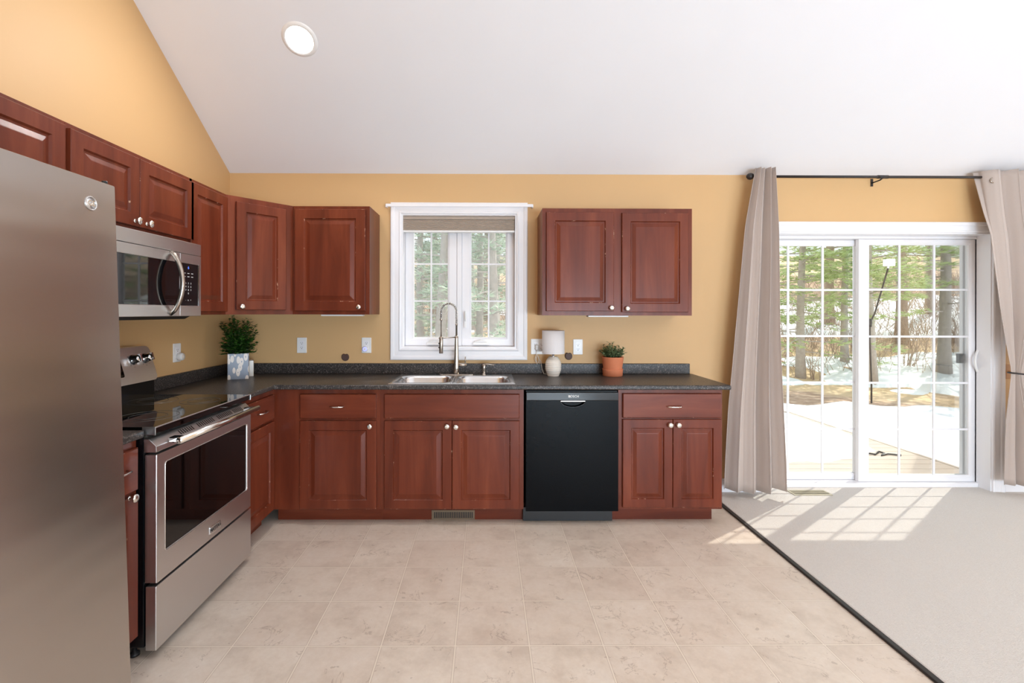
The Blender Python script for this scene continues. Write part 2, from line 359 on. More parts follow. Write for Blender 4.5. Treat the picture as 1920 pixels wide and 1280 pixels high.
# ------------------------------------------------------------------ recessed ceiling light (slope normal)
NS = Vector((0, -SL, -1)).normalized()
def can(u, v, label, pos=None):
    if pos is None:
        d = ray(u, v); tt = (CW+SL*BW-CAM.z)/(d.z+SL*d.y); pos = CAM+d*tt; n = NS
    else: n = Vector((0, SL if pos[1] < 0 else -SL, -1)).normalized(); pos = Vector(pos)
    r = thing('ceiling_light', label, 'ceiling light', pos)
    b = MB(); b.lathe([(0.079, -0.002), (0.079, 0.008), (0.088, 0.009), (0.098, 0.004), (0.102, 0.0005), (0.102, -0.002)], pos, 40, axis=n, caps=False); b.build('trim_ring', 'white_plastic', r)
    b = MB(); b.lathe([(0.0001, 0.004), (0.079, 0.004), (0.079, -0.001), (0.0001, -0.001)], pos, 40, axis=n, caps=False); b.build('lens', 'lamp_lens', r)
    l = bpy.data.lights.new('can_light', 'AREA'); l.shape = 'DISK'; l.size = 0.15; l.energy = CANW; l.color = (1.0, 0.97, 0.95)
    o = bpy.data.objects.new('can_light', l); C.objects.link(o); o.location = n*0.012; o.parent = r
    o.rotation_euler = (n).to_track_quat('-Z', 'Y').to_euler(); return r
CANW = 12
can(562, 74, 'round recessed ceiling light glowing white in the sloped ceiling')
for px_, py_, side in ((-0.6, 1.0, 'nearer the ridge'), (1.2, 1.0, 'over the middle of the kitchen'), (3.9, 1.0, 'over the carpet'), (5.6, 1.0, 'near the right-hand wall')):  # extra cans above the view, added to bring up the room brightness
    can(0, 0, 'extra ceiling light %s, added out of view for brightness' % side, (px_, py_, CW+SL*(BW-py_)))

# ------------------------------------------------------------------ cabinet parts
def door(M, a0, a1, c0, c1, parent, fr=0.062, sl=0.036, th=0.019, name='door'):
    L = []; b = MB(); b.M = M
    for ins, dep in ((0, 0), (0, th-0.003), (0.003, th), (fr-0.004, th), (fr, th-0.006), (fr+0.002, th-0.009), (fr+0.009, th-0.009), (fr+sl-0.003, th-0.002), (fr+sl, th-0.0015)):
        L.append(rect(a0+ins, a1-ins, dep, c0+ins, c1-ins))
    b.loops(L, mis=[0, 1, 0, 1, 0, 0, 0, 0]); return b.build(name, ['cherry_wood', 'cherry_wood_worn_edge'], parent)
def slab(M, a0, a1, c0, c1, parent, th=0.019, name='drawer'):
    b = MB(); b.M = M; b.loops([rect(a0, a1, 0, c0, c1), rect(a0, a1, th-0.004, c0, c1), rect(a0+0.004, a1-0.004, th, c0+0.004, c1-0.004)], mis=[0, 1])
    return b.build(name, ['cherry_wood_horizontal', 'cherry_wood_worn_edge'], parent)
def knob(M, a, c, parent, th=0.019):
    b = MB(); b.M = M
    b.lathe([(0.009, 0), (0.006, 0.004), (0.0055, 0.014), (0.011, 0.017), (0.0165, 0.020), (0.0165, 0.024), (0.013, 0.027), (0.007, 0.0285), (0.0001, 0.029)], (a, th, c), 20, axis=(0, 1, 0), caps=False)
    return b.build('knob', 'polished_nickel', parent)
def pull(M, a, c, parent, th=0.019, ln=0.086):
    b = MB(); b.M = M; h = ln/2
    b.tube([(a-h, th, c), (a-h*0.98, th+0.014, c), (a-h*0.8, th+0.024, c), (a-h*0.4, th+0.028, c), (a, th+0.029, c), (a+h*0.4, th+0.028, c), (a+h*0.8, th+0.024, c), (a+h*0.98, th+0.014, c), (a+h, th, c)], 0.0042, 10)
    return b.build('handle', 'polished_nickel', parent)
def carcass(M, a0, a1, depth, c0, c1, parent, top=False, toe=None, kick=(0.0, 0.0)):
    """panels behind the face frame; b runs outward, so the body is at negative b"""
    t_ = 0.016; b = MB(); b.M = M
    b.box(a0, a0+t_, -depth, -0.019, c0, c1); b.box(a1-t_, a1, -depth, -0.019, c0, c1)
    b.box(a0+t_, a1-t_, -depth, -0.019, c0, c0+t_); b.box(a0+t_, a1-t_, -depth, -depth+0.008, c0+t_, c1)
    if top: b.box(a0+t_, a1-t_, -depth+0.008, -0.019, c1-t_, c1)
    b.build('body', 'cherry_wood', parent)
    if toe:
        b = MB(); b.M = M; b.box(a0+kick[0], a1-kick[1], -0.09, -0.075, 0.0, c0+0.002); b.box(a0+kick[0], a0+kick[0]+t_, -depth, -0.09, 0, c0-0.001); b.box(a1-kick[1]-t_, a1-kick[1], -depth, -0.09, 0, c0-0.001)
        b.build('toe_kick', 'cherry_wood_horizontal', parent)
def face(M, a0, a1, c0, c1, openings, parent):
    """face frame: outer rect minus the listed openings, all in one mesh (grid cells)"""
    xs = sorted({a0, a1, *[o[0] for o in openings], *[o[1] for o in openings]}); zs = sorted({c0, c1, *[o[2] for o in openings], *[o[3] for o in openings]})
    b = MB(); b.M = M; cells(b, xs, zs, lambda x, z: not any(o[0] < x < o[1] and o[2] < z < o[3] for o in openings), -0.019, 0.0, 'b')
    return b.build('face_frame', 'cherry_wood', parent)
def cells(b, xs, ys, inside, z0, z1, plane='c', mi=0):
    P = {}; vs = []; fs = []
    def vid(i, j, k):
        if (i, j, k) not in P:
            P[(i, j, k)] = len(vs); zz = (z0, z1)[k]
            vs.append((xs[i], ys[j], zz) if plane == 'c' else (xs[i], zz, ys[j]))
        return P[(i, j, k)]
    nx, ny = len(xs)-1, len(ys)-1
    ins = [[inside((xs[i]+xs[i+1])/2, (ys[j]+ys[j+1])/2) for j in range(ny)] for i in range(nx)]
    for i in range(nx):
        for j in range(ny):
            if not ins[i][j]: continue
            for k in (0, 1): fs.append((vid(i, j, k), vid(i+1, j, k), vid(i+1, j+1, k), vid(i, j+1, k)))
            for di, dj, e in ((-1, 0, ((i, j), (i, j+1))), (1, 0, ((i+1, j), (i+1, j+1))), (0, -1, ((i, j), (i+1, j))), (0, 1, ((i, j+1), (i+1, j+1)))):
                ii, jj = i+di, j+dj
                if 0 <= ii < nx and 0 <= jj < ny and ins[ii][jj]: continue
                (p, q), (r_, s_) = e; fs.append((vid(p, q, 0), vid(r_, s_, 0), vid(r_, s_, 1), vid(p, q, 1)))
    b.add(vs, fs, mi)

# ------------------------------------------------------------------ base cabinets, back run
YF = 3.10; YD = 3.081      # face frame plane, door faces
def bx(u, v=850): return pY(u, v, YD).x
def bz(v, u=850): return pY(u, v, YD).z
CT = 0.906; CB = 0.876     # counter top and underside
MBk = frame((0, YF, 0), (1, 0, 0), (0, -1, 0))
CZ0 = 0.098
x0 = -1.37; xA = bx(711.5); r = thing('base_cabinet', 'cherry base cabinet with one drawer over one raised panel door, left of the sink cabinet', 'cabinet', (x0, YF, 0))
dA = (bx(561.5), bx(704.8)); zd = (bz(784.5), bz(738.8)); zdo = (bz(954.5), bz(789))
carcass(MBk, x0, xA, BW-YF-0.005, CZ0, CB-0.001, r, toe=True, kick=(-0.0, 0.0))
face(MBk, x0, xA, CZ0, CB-0.001, [(dA[0]+0.015, dA[1]-0.015, zd[0]+0.012, zd[1]-0.012), (dA[0]+0.015, dA[1]-0.015, zdo[0]+0.012, zdo[1]-0.012)], r)
d = slab(MBk, dA[0], dA[1], zd[0], zd[1], r); pull(MBk, bx(632), bz(762), d)
d = door(MBk, dA[0], dA[1], zdo[0], zdo[1], r); knob(MBk, bx(694), bz(798.5), d)
xS = bx(982.2); r = thing('base_cabinet', 'cherry sink base cabinet with two raised panel doors under a long false drawer front', 'cabinet', (xA, YF, 0))
dS = (bx(720), bx(974)); mid = bx(847.3)
carcass(MBk, xA+0.0005, xS, BW-YF-0.005, CZ0, CB-0.001, r, toe=True)
face(MBk, xA+0.0005, xS, CZ0, CB-0.001, [(dS[0]+0.015, mid-0.02, zdo[0]+0.012, zdo[1]-0.012), (mid+0.02, dS[1]-0.015, zdo[0]+0.012, zdo[1]-0.012)], r)
slab(MBk, dS[0], dS[1], zd[0], zd[1], r, name='false_drawer_front')
d = door(MBk, dS[0], mid-0.0015, zdo[0], zdo[1], r); knob(MBk, bx(838.3), bz(798.3), d)
d = door(MBk, mid+0.0015, dS[1], zdo[0], zdo[1], r); knob(MBk, bx(855), bz(799.5), d)
xR0, xR1 = bx(1160.5), bx(1356.5); r = thing('base_cabinet', 'cherry base cabinet at the right end of the counter, one drawer over two narrow doors', 'cabinet', (xR0, YF, 0))
dR = (bx(1168), bx(1353)); mR = bx(1261.7); zr = (bz(951.5, 1260), bz(786.3, 1260))
carcass(MBk, xR0, xR1, BW-YF-0.005, CZ0, CB-0.001, r, toe=True, kick=(-0.02, 0.032))
face(MBk, xR0, xR1, CZ0, CB-0.001, [(dR[0]+0.015, mR-0.02, zr[0]+0.012, zr[1]-0.012), (mR+0.02, dR[1]-0.015, zr[0]+0.012, zr[1]-0.012), (dR[0]+0.015, dR[1]-0.015, bz(783, 1260)+0.012, bz(737.5, 1260)-0.012)], r)
d = slab(MBk, dR[0], dR[1], bz(783.2, 1260), bz(737.6, 1260), r); pull(MBk, bx(1263.5), bz(761.7, 1260), d, ln=0.09)
d = door(MBk, dR[0], mR-0.0015, zr[0], zr[1], r, fr=0.058, sl=0.034); knob(MBk, bx(1255.5), bz(796, 1260), d)
d = door(MBk, mR+0.0015, dR[1]+0.002, zr[0], zr[1], r, fr=0.058, sl=0.034); knob(MBk, bx(1271), bz(796, 1260), d)

# ------------------------------------------------------------------ dishwasher
xd0, xd1 = bx(985.5), bx(1159.3); DWF = 3.072
r = thing('dishwasher', 'black dishwasher with a scooped pocket handle under the counter', 'dishwasher', ((xd0+xd1)/2, YF, 0))
MD = frame((0, YF, 0), (1, 0, 0), (0, -1, 0)); th = YF-DWF
b = MB(); b.M = MD; b.box(xd0+0.003, xd1-0.003, -0.50, -0.002, 0.10, CB-0.014); b.build('body', 'black_plastic', r)
zp = bz(752, 1070); zt = bz(734.5, 1070); zb = bz(957, 1070); hx = bx(1073.5)
b = MB(); b.M = MD
# door face with a half-moon scoop below the control strip
N = 16; rx, rz_ = 0.082, 0.042
arc = [(hx-rx*math.cos(PI*k/N), zp+0.008-rz_*math.sin(PI*k/N)) for k in range(N+1)]
outer = [(xd0+0.002, zp+0.008)]+[(xd0+0.002+(xd1-xd0-0.004)*k/(N-2), zb) for k in range(N-1)]+[(xd1-0.002, zp+0.008)]
vs = [(a, th, c) for a, c in arc]+[(a, th, c) for a, c in outer]; fs = [(i, i+1, N+1+i+1, N+1+i) for i in range(N)]
arc2 = [(hx+(a-hx)*0.93, th-0.022, c+0.004) for a, c in arc]; vs += arc2; o2 = 2*(N+1)
fs += [(i, i+1, o2+i+1, o2+i) for i in range(N)]+[tuple(range(o2, o2+N+1))]
b.add(vs, fs, 0, False)
b.add([(xd0+0.002, th, zb), (xd1-0.002, th, zb), (xd1-0.002, 0.0, zb), (xd0+0.002, 0.0, zb), (xd0+0.002, th, zp+0.008), (xd0+0.002, 0, zp+0.008), (xd1-0.002, th, zp+0.008), (xd1-0.002, 0, zp+0.008)], [(0, 1, 2, 3), (0, 4, 5, 3), (1, 6, 7, 2)])
dd = b.build('door', 'black_door', r)
b = MB(); b.M = MD; b.box(xd0+0.002, xd1-0.002, 0.0, th+0.004, zp+0.006, zt); cp = b.build('control_panel', 'black_gloss_plastic', r, bevel=0.004)
b = MB(); b.M = MD; b.box(hx-rx*0.96, hx+rx*0.96, th-0.004, th+0.006, zp-0.001, zp+0.0065); b.build('handle_lip', 'chrome', r, bevel=0.002)
b = MB(); b.M = MD; b.tube([(hx-0.98*rx*math.cos(PI*k/20), th+0.001, zp+0.006-rz_*1.0*math.sin(PI*k/20)) for k in range(21)], 0.0022, 6); b.build('handle_rim', 'black_gloss_plastic', r)
b = MB(); b.M = MD; b.box(bx(982.5), xR0-0.026, -0.062, -0.045, 0.004, zb-0.004); b.build('toe_panel', 'black_plastic', r)
text_obj('BOSCH', 0.021, tframe((bx(1074.5), DWF-0.0045, bz(742.3, 1070)), (1, 0, 0), (0, -1, 0)), 'brand_lettering', 'white_plastic', cp)
b = MB(); b.tube([(bx(1067.3)+0.0065*math.cos(q), DWF-0.005, bz(742.3, 1070)+0.0065*math.sin(q)) for q in [2*PI*k/20 for k in range(20)]], 0.0008, 5, closed=True)
b.box(bx(1067.3)-0.0012, bx(1067.3)+0.0012, DWF-0.0055, DWF-0.004, bz(742.3, 1070)-0.005, bz(742.3, 1070)+0.005); b.build('brand_emblem', 'white_plastic', cp)

# ------------------------------------------------------------------ left run: range, base cabinets
XF = -1.37
MLf = frame((XF, 0, 0), (0, 1, 0), (1, 0, 0))
RY0, RY1 = 1.894, 2.656
r = thing('base_cabinet', 'narrow cherry base cabinet between the range and the corner, drawer over door', 'cabinet', (XF, RY1, 0))
ya, yb = RY1+0.005, YF-0.001
carcass(MLf, ya, yb, XF-LW-0.005, CZ0, CB-0.001, r, toe=True)
face(MLf, ya, yb, CZ0, CB-0.001, [(ya+0.04, yb-0.05, 0.70, 0.83), (ya+0.04, yb-0.05, 0.13, 0.66)], r)
d = slab(MLf, ya+0.012, yb-0.022, 0.688, 0.842, r); pull(MLf, (ya+yb)/2+0.02, 0.762, d, ln=0.10)
d = door(MLf, ya+0.012, yb-0.022, 0.108, 0.672, r); knob(MLf, ya+0.045, 0.64, d)
r = thing('base_cabinet', 'cherry base cabinet mostly hidden between the refrigerator and the range', 'cabinet', (XF, 1.47, 0))
ya, yb = 1.475, RY0-0.006
carcass(MLf, ya, yb, XF-LW-0.005, CZ0, CB-0.001, r, toe=True)
face(MLf, ya, yb, CZ0, CB-0.001, [(ya+0.04, yb-0.04, 0.70, 0.83), (ya+0.04, yb-0.04, 0.13, 0.66)], r)
d = slab(MLf, ya+0.012, yb-0.012, 0.678, 0.842, r); pull(MLf, pX(226, 887, XF+0.03).y, pX(233, 887, XF+0.03).z, d, ln=0.09)
d = door(MLf, ya+0.012, yb-0.012, 0.108, 0.662, r); knob(MLf, pX(254, 934, XF+0.04).y, pX(254, 934, XF+0.04).z, d)

# countertops
r = thing('countertop', 'long L shaped speckled dark grey countertop with low backsplash', 'countertop', (LW, BW, CB))
CX1 = pY(1372, 722, 3.05).x; LX = -1.342; YE = 3.05
SX0, SX1, SY0, SY1 = -0.605, 0.160, 3.125, 3.50
xs = sorted([LW+0.001, LX, SX0, SX1, CX1]); ys = sorted([RY1+0.003, YE, SY0, SY1, BW-0.001])
b = MB(); cells(b, xs, ys, lambda x, y: (y > YE or x < LX) and not (SX0 < x < SX1 and SY0 < y < SY1), CB, CT)
b.build('worktop', 'speckled_laminate', r, bevel=0.008, seg=3)
BSX = pY(1293.7, 690, BW-0.02).x; BSZ = pY(900, 681.3, BW-0.02).z
b = MB(); b.box(LW+0.001, BSX, BW-0.02, BW-0.001, CT+0.0005, BSZ); b.build('backsplash', 'speckled_laminate', r, bevel=0.003)
b = MB(); b.box(LW+0.001, LW+0.02, RY1+0.003, BW-0.0205, CT+0.0005, BSZ); b.build('backsplash', 'speckled_laminate', r, bevel=0.003)
r = thing('countertop', 'short speckled grey countertop piece between refrigerator and range', 'countertop', (LW, 1.47, CB))
b = MB(); b.box(LW+0.001, LX+0.005, 1.472, RY0-0.003, CB, CT); b.build('worktop', 'speckled_laminate', r, bevel=0.008, seg=3)
b = MB(); b.box(LW+0.001, LW+0.02, 1.472, RY0-0.003, CT+0.0005, BSZ); b.build('backsplash', 'speckled_laminate', r, bevel=0.003)

# range
RXF = -1.296
r = thing('electric_range', 'stainless steel electric range with black glass cooktop and oven door', 'stove', (-1.6, (RY0+RY1)/2, 0))
ML = frame((0, 0, 0), (0, 1, 0), (1, 0, 0))
b = MB(); b.box(LW+0.03, -1.345, RY0+0.004, RY1-0.004, 0.045, 0.885); b.build('body', 'black_enamel', r, bevel=0.004)
b = MB(); b.box(LW+0.10, RXF-0.006, RY0+0.001, RY1-0.001, 0.886, 0.915); ck = b.build('cooktop', 'black_glass', r, bevel=0.004)
b = MB(); b.M = None
b.box(RXF-0.006, RXF-0.001, RY0, RY1, 0.912, 0.917); b.box(RXF-0.055, RXF-0.002, RY0-0.001, RY0+0.002, 0.884, 0.917); b.box(RXF-0.055, RXF-0.002, RY1-0.002, RY1+0.001, 0.884, 0.917)
b.build('cooktop_trim', 'brushed_steel', ck, bevel=0.0015)
for cx, cy, rr in ((-1.47, 2.10, 0.115), (-1.46, 2.46, 0.09), (-1.70, 2.10, 0.085), (-1.70, 2.46, 0.11)):
    b = MB()
    for q in (1, 0.62): b.tube([(cx+rr*q*math.cos(k*PI/24), cy+rr*q*math.sin(k*PI/24), 0.9148) for k in range(48)], 0.0012, 4, closed=True)
    b.build('burner_ring', 'burner_ring', ck)
# backguard (slanted face, rounded corners)
BZ0, BZ1 = 1.0, 1.183
b = MB()
L0 = rrect(RY0+0.004, RY1-0.004, BZ0, BZ1, 0.028)
def bgx(z): return -1.80-(z-BZ0)*0.30
b.loops([[(LW+0.022, y, z) for y, z in L0], [(bgx(z)-0.006, y, z) for y, z in L0], [(bgx(z), y*0.992+0.008*2.275, z*0.99+0.01*1.09) for y, z in L0]]); bg_ = b.build('backguard', 'brushed_steel', r)
b = MB(); b.box(LW+0.024, -1.822, RY0+0.006, RY1-0.006, 0.905, 1.0); b.build('vent_riser', 'black_gloss_plastic', r, bevel=0.004)
for yy in (2.505, 2.592, 1.96, 2.047):
    zz = 1.118; nx = Vector((1, 0, 0.30)).normalized(); p = Vector((bgx(zz), yy, zz)); b = MB()
    b.lathe([(0.027, 0), (0.027, 0.006), (0.021, 0.009), (0.020, 0.034), (0.018, 0.037), (0.0001, 0.037)], p, 28, axis=nx, caps=False)
    b.M = Matrix.Translation(p) @ Vector((0, 0, 1)).rotation_difference(nx).to_matrix().to_4x4(); b.box(-0.020, 0.020, -0.005, 0.005, 0.034, 0.048)
    b.build('knob', 'chrome', bg_)
    b = MB()
    for k in range(7):
        an = math.radians(-210+k*40); c = p+Vector((-0.30*0.036*math.sin(an), 0.036*math.cos(an), 0.036*math.sin(an))); b.lathe([(0.0018, 0.0005), (0.0018, 0.001), (0.0001, 0.001)], c, 8, axis=nx, caps=False)
    b.build('knob_markings', 'black_plastic', bg_)['kind'] = 'stuff'
b = MB(); b.M = None; b.add([(bgx(z)+0.001, y, z) for y, z in rrect(2.13, 2.42, 1.04, 1.15, 0.01)], [tuple(range(24))]); b.build('clock_display', 'black_glass', bg_)
# vented strip above the door
zs0, zs1 = 0.815, 0.868
b = MB(); b.M = None
prof = [(RXF-0.05, zs0), (RXF-0.002, zs0), (RXF, zs0+0.004), (RXF-0.001, zs0+0.024), (RXF-0.030, zs1), (RXF-0.05, zs1)]
b.add([(x, y, z) for y in (RY0+0.002, RY1-0.002) for x, z in prof], [tuple(range(6)), tuple(range(6, 12))]+[(i, (i+1) % 6, 6+(i+1) % 6, 6+i) for i in range(6)])
vp = b.build('vent_strip', 'brushed_steel', r, bevel=0.0015)
b = MB()
for k in range(36):
    y = 2.06+k*0.0146
    if k in (7, 8, 18, 19, 29): continue
    p0 = Vector((RXF-0.0065, 0, zs0+0.030)); p1 = Vector((RXF-0.024, 0, zs0+0.046)); n_ = Vector((0.70, 0, 0.71))*0.0008
    b.add([p0+n_+Vector((0, y, 0)), p0+n_+Vector((0, y+0.007, 0)), p1+n_+Vector((0, y+0.007, 0)), p1+n_+Vector((0, y, 0))], [(0, 1, 2, 3)])
b.build('vent_slots', 'black_plastic', vp)
# oven door, rounded window recess
OZ0, OZ1 = 0.300, 0.806
wy0, wy1, wz0, wz1 = 1.948, 2.612, 0.404, 0.764
outer = rrect(RY0+0.003, RY1-0.003, OZ0, OZ1, 0.004); inner = rrect(wy0, wy1, wz0, wz1, 0.012); inn2 = rrect(wy0+0.003, wy1-0.003, wz0+0.003, wz1-0.003, 0.011)
b = MB(); b.loops([[(RXF-0.045, y, z) for y, z in outer], [(RXF-0.002, y, z) for y, z in outer], [(RXF, RY0+(y-RY0)*0.996+0.0015, z) for y, z in outer], [(RXF, y, z) for y, z in inner], [(RXF-0.004, y, z) for y, z in inn2]], cap1=False)
od = b.build('oven_door', 'brushed_steel', r)
b = MB(); b.loops([[(RXF-0.020, y, z) for y, z in inn2], [(RXF-0.0038, y, z) for y, z in inn2]]); b.build('door_window', 'black_glass', od)
b = MB(); b.tube([(RXF+0.0006, y, z) for y, z in inner], 0.0016, 5, closed=True); b.build('window_trim', 'polished_nickel', od)
hy0, hy1, hX, hz = 1.952, 2.625, -1.243, 0.849
b = MB(); b.tube([(hX, hy0, hz-0.002), (hX, hy1, hz-0.002)], 0.0135, 20); hd = b.build('handle', 'polished_nickel', od)
for yy in (hy0+0.035, hy1-0.035):
    b = MB(); b.box(RXF-0.001, hX-0.004, yy-0.018, yy+0.018, hz-0.014, hz+0.008); b.build('handle_bracket', 'chrome', hd, bevel=0.004)
pb = pX(403, 988, RXF)
b = MB(); L_ = rrect(pb.y-0.045, pb.y+0.045, pb.z-0.017, pb.z+0.017, 0.004); b.loops([[(RXF-0.001, y, z) for y, z in L_], [(RXF+0.003, y, z) for y, z in L_]]); bd = b.build('badge', 'chrome', od)
b = MB(); L_ = rrect(pb.y-0.041, pb.y+0.041, pb.z-0.013, pb.z+0.013, 0.003); b.loops([[(RXF+0.0031, y, z) for y, z in L_], [(RXF+0.0035, y, z) for y, z in L_]]); b.build('badge_face', 'brushed_steel', bd)
text_obj('MAYTAG', 0.0225, tframe((RXF+0.0040, pb.y, pb.z), (0, 1, 0), (1, 0, 0)), 'badge_lettering', 'black_plastic', bd)
L_ = rrect(RY0+0.001, RY1-0.001, 0.036, 0.288, 0.004)
b = MB(); b.loops([[(RXF-0.04, y, z) for y, z in L_], [(RXF-0.002, y, z) for y, z in L_], [(RXF, y*0.996+0.004*2.275, z*0.99+0.01*0.16) for y, z in L_]]); b.build('storage_drawer', 'brushed_steel', r)
for yy in (RY0+0.03, RY1-0.03):
    for xx in (-1.40, -1.85):
        b = MB(); b.lathe([(0.018, 0), (0.018, 0.01), (0.008, 0.014), (0.008, 0.046)], (xx, yy, 0), 14); b.build('foot', 'black_plastic', r)

# ------------------------------------------------------------------ microwave over the range
MX = -1.566; MY0, MY1 = 1.885, 2.645
mz0, mz1 = 1.346, 1.735
r = thing('microwave_oven', 'stainless over-the-range microwave with a bowed vertical handle', 'microwave', (-1.75, 2.26, mz0))
b = MB(); b.box(LW+0.003, MX-0.03, MY0, MY1, mz0, mz1); b.build('case', 'black_plastic', r)
b = MB(); b.add([(x, y, z) for y in (MY0+0.02, MY1-0.03) for x, z in ((LW+0.01, mz0), (MX-0.04, mz0), (MX-0.07, mz0-0.016), (LW+0.05, mz0-0.02))], [(0, 1, 2, 3), (4, 5, 6, 7)]+[(i, (i+1) % 4, 4+(i+1) % 4, 4+i) for i in range(4)]); b.build('underside_grille', 'black_plastic', r)
ysplit = pX(338, 550, MX).y; ztop = pX(338, 474, MX).z
b = MB(); b.box(MX-0.03, MX, MY0, MY1, ztop+0.002, mz1); b.build('top_band', 'brushed_steel', r, bevel=0.003)
wz0, wz1 = pX(373, 573, MX).z, pX(344, 492.6, MX).z
gy0 = MY0+0.03
b = MB(); b.M = None
def plate(b, y0, y1, z0, z1, X0, X1, hole):
    xs = sorted([y0, y1, hole[0], hole[1]]); zz = sorted([z0, z1, hole[2], hole[3]])
    Q = MB(); cells(Q, xs, zz, lambda y, z: not (hole[0] < y < hole[1] and hole[2] < z < hole[3]), X0, X1, 'b')
    b.add([(p[1], p[0], p[2]) for p in Q.v], Q.f)
plate(b, MY0, ysplit-0.001, mz0, ztop, MX-0.03, MX, (gy0, ysplit-0.001-0.004, wz0, wz1)); md = b.build('door', 'brushed_steel', r, bevel=0.002)
b = MB(); b.box(MX-0.02, MX-0.001, gy0+0.0004, ysplit-0.0054, wz0+0.0004, wz1-0.0004); b.build('door_window', 'dark_mesh_glass', md)
b = MB(); plate(b, ysplit+0.001, MY1, mz0, ztop, MX-0.03, MX, (ysplit+0.005, MY1-0.022, wz0, wz1)); b.build('control_surround', 'brushed_steel', r, bevel=0.002)
b = MB(); b.box(MX-0.02, MX-0.0008, ysplit+0.0054, MY1-0.0224, wz0+0.0004, wz1-0.0004); kp = b.build('control_panel', 'black_gloss_plastic', r)
b = MB(); b.box(MX-0.001, MX+0.002, MY1-0.0225, MY1-0.018, wz0-0.002, wz1+0.002); b.build('panel_edge', 'chrome', r)
hy = pX(327, 530, MX+0.03).y+0.02
b = MB(); pts = []; 
for k in range(21):
    s_ = k/20; z = 1.358+(1.668-1.358)*s_; pts.append((MX-0.004+0.062*(math.sin(PI*s_)**0.62), hy, z))
b.tube(pts, 0.0115, 14); b.build('handle', 'brushed_nickel', md)
cy = (ysplit+MY1-0.02)/2-0.0
text_obj('6', 0.020, tframe((MX+0.0002, cy-0.012, pX(353, 502, MX).z), (0, 1, 0), (1, 0, 0)), 'clock_digits', 'blue_led', kp, 0.0003)
for k, row in enumerate(['ab cd ef', 'gh ij kl', '', '1 2 3', '4 5 6', '7 8 9', '  0  ', '', '- o +']):
    if not row: continue
    z = pX(357, 513+k*6.2, MX).z
    if k in (0, 1):
        b = MB()
        for q in (-0.045, -0.012, 0.02): b.box(MX-0.0004, MX+0.0002, cy+q-0.008, cy+q+0.008, z-0.0015, z+0.0015); 
        b.build('keypad_row', 'white_plastic', kp)
    else: text_obj(row.replace(' ', '    '), 0.013, tframe((MX, cy-0.012, z), (0, 1, 0), (1, 0, 0)), 'keypad_row', 'white_plastic', kp, 0.0002)

# ------------------------------------------------------------------ refrigerator (leans back slightly)
FY0, FY1, FZ = 0.545, 1.456, 1.722
FR = Vector((-1.84, 0, 0.0)); MT = Matrix.Translation(FR) @ Matrix.Rotation(-0.0345, 4, 'Y') @ Matrix.Translation(-FR)
r = thing('refrigerator', 'tall brushed stainless steel refrigerator filling the left edge', 'refrigerator', (-1.45, 1.0, 0))
X1 = -1.061
b = MB(); b.M = MT; b.box(-1.84, X1-0.075, FY0, FY1-0.004, 0.03, FZ-0.02); b.build('body', 'black_plastic', r, bevel=0.004)
ym = 0.93
fd = []
for q, (y0, y1) in enumerate(((FY0, ym-0.003), (ym+0.003, FY1))):
    b = MB(); b.M = MT; L_ = rrect(y0, y1, 0.075, FZ, 0.003, 3)
    def bow(y, z): return X1+0.0-0.0015*((y-(y0+y1)/2)/((y1-y0)/2))**2
    b.loops([[(X1-0.070, y, z) for y, z in L_], [(X1-0.004, y, z) for y, z in L_], [(X1, y+(0.002 if y < (y0+y1)/2 else -0.002), z+(0.002 if z < 0.9 else -0.002)) for y, z in L_]])
    fd.append(b.build('door', 'fridge_steel', r))
    b = MB(); b.M = MT; yh = ym+(0.035 if q else -0.035)
    b.tube([(X1, yh, 0.75), (X1+0.045, yh, 0.77), (X1+0.05, yh, 0.85), (X1+0.05, yh, 1.35), (X1+0.045, yh, 1.43), (X1, yh, 1.45)], 0.011, 12); b.build('handle', 'brushed_steel', fd[-1])
b = MB(); b.M = MT; b.box(X1-0.07, X1-0.03, FY1-0.07, FY1-0.012, FZ, FZ+0.009); b.lathe([(0.008, 0), (0.008, 0.013), (0.0001, 0.013)], (X1-0.022, FY1-0.012, FZ), 14, caps=False); b.build('hinge_cover', 'black_plastic', r, bevel=0.003)
b = MB(); b.M = MT; b.box(X1-0.06, X1-0.02, FY0+0.01, FY1-0.01, 0.03, 0.072); b.build('toe_grille', 'black_plastic', r)
for yy in (FY0+0.06, FY1-0.06):
    for xx, h in ((-1.15, 0.058), (-1.80, 0.036)):
        b = MB(); b.lathe([(0.02, 0), (0.02, 0.012), (0.009, 0.014), (0.009, h)], (xx, yy, 0), 14); b.build('foot', 'black_plastic', r)
pl = pX(174, 381, -1.113)
b = MB(); inv = MT.inverted(); pl_ = inv @ pl; pl_.x = X1
b.M = MT @ Matrix.Translation((X1+0.0002, pl_.y, pl_.z))
b.tube([(0.001, 0.0185*math.cos(2*PI*k/32), 0.0185*math.sin(2*PI*k/32)) for k in range(32)], 0.0018, 8, closed=True)
b.lathe([(0.018, 0), (0.018, 0.0012), (0.0001, 0.0012)], (0, 0, 0), 32, axis=(1, 0, 0), caps=False); lg = b.build('round_emblem', 'brushed_steel', fd[1])
text_obj('GE', 0.020, MT @ Matrix.Translation((X1+0.0018, pl_.y, pl_.z)) @ tframe((0, 0, 0), (0, 1, 0), (1, 0, 0)), 'emblem_letters', 'chrome', lg)

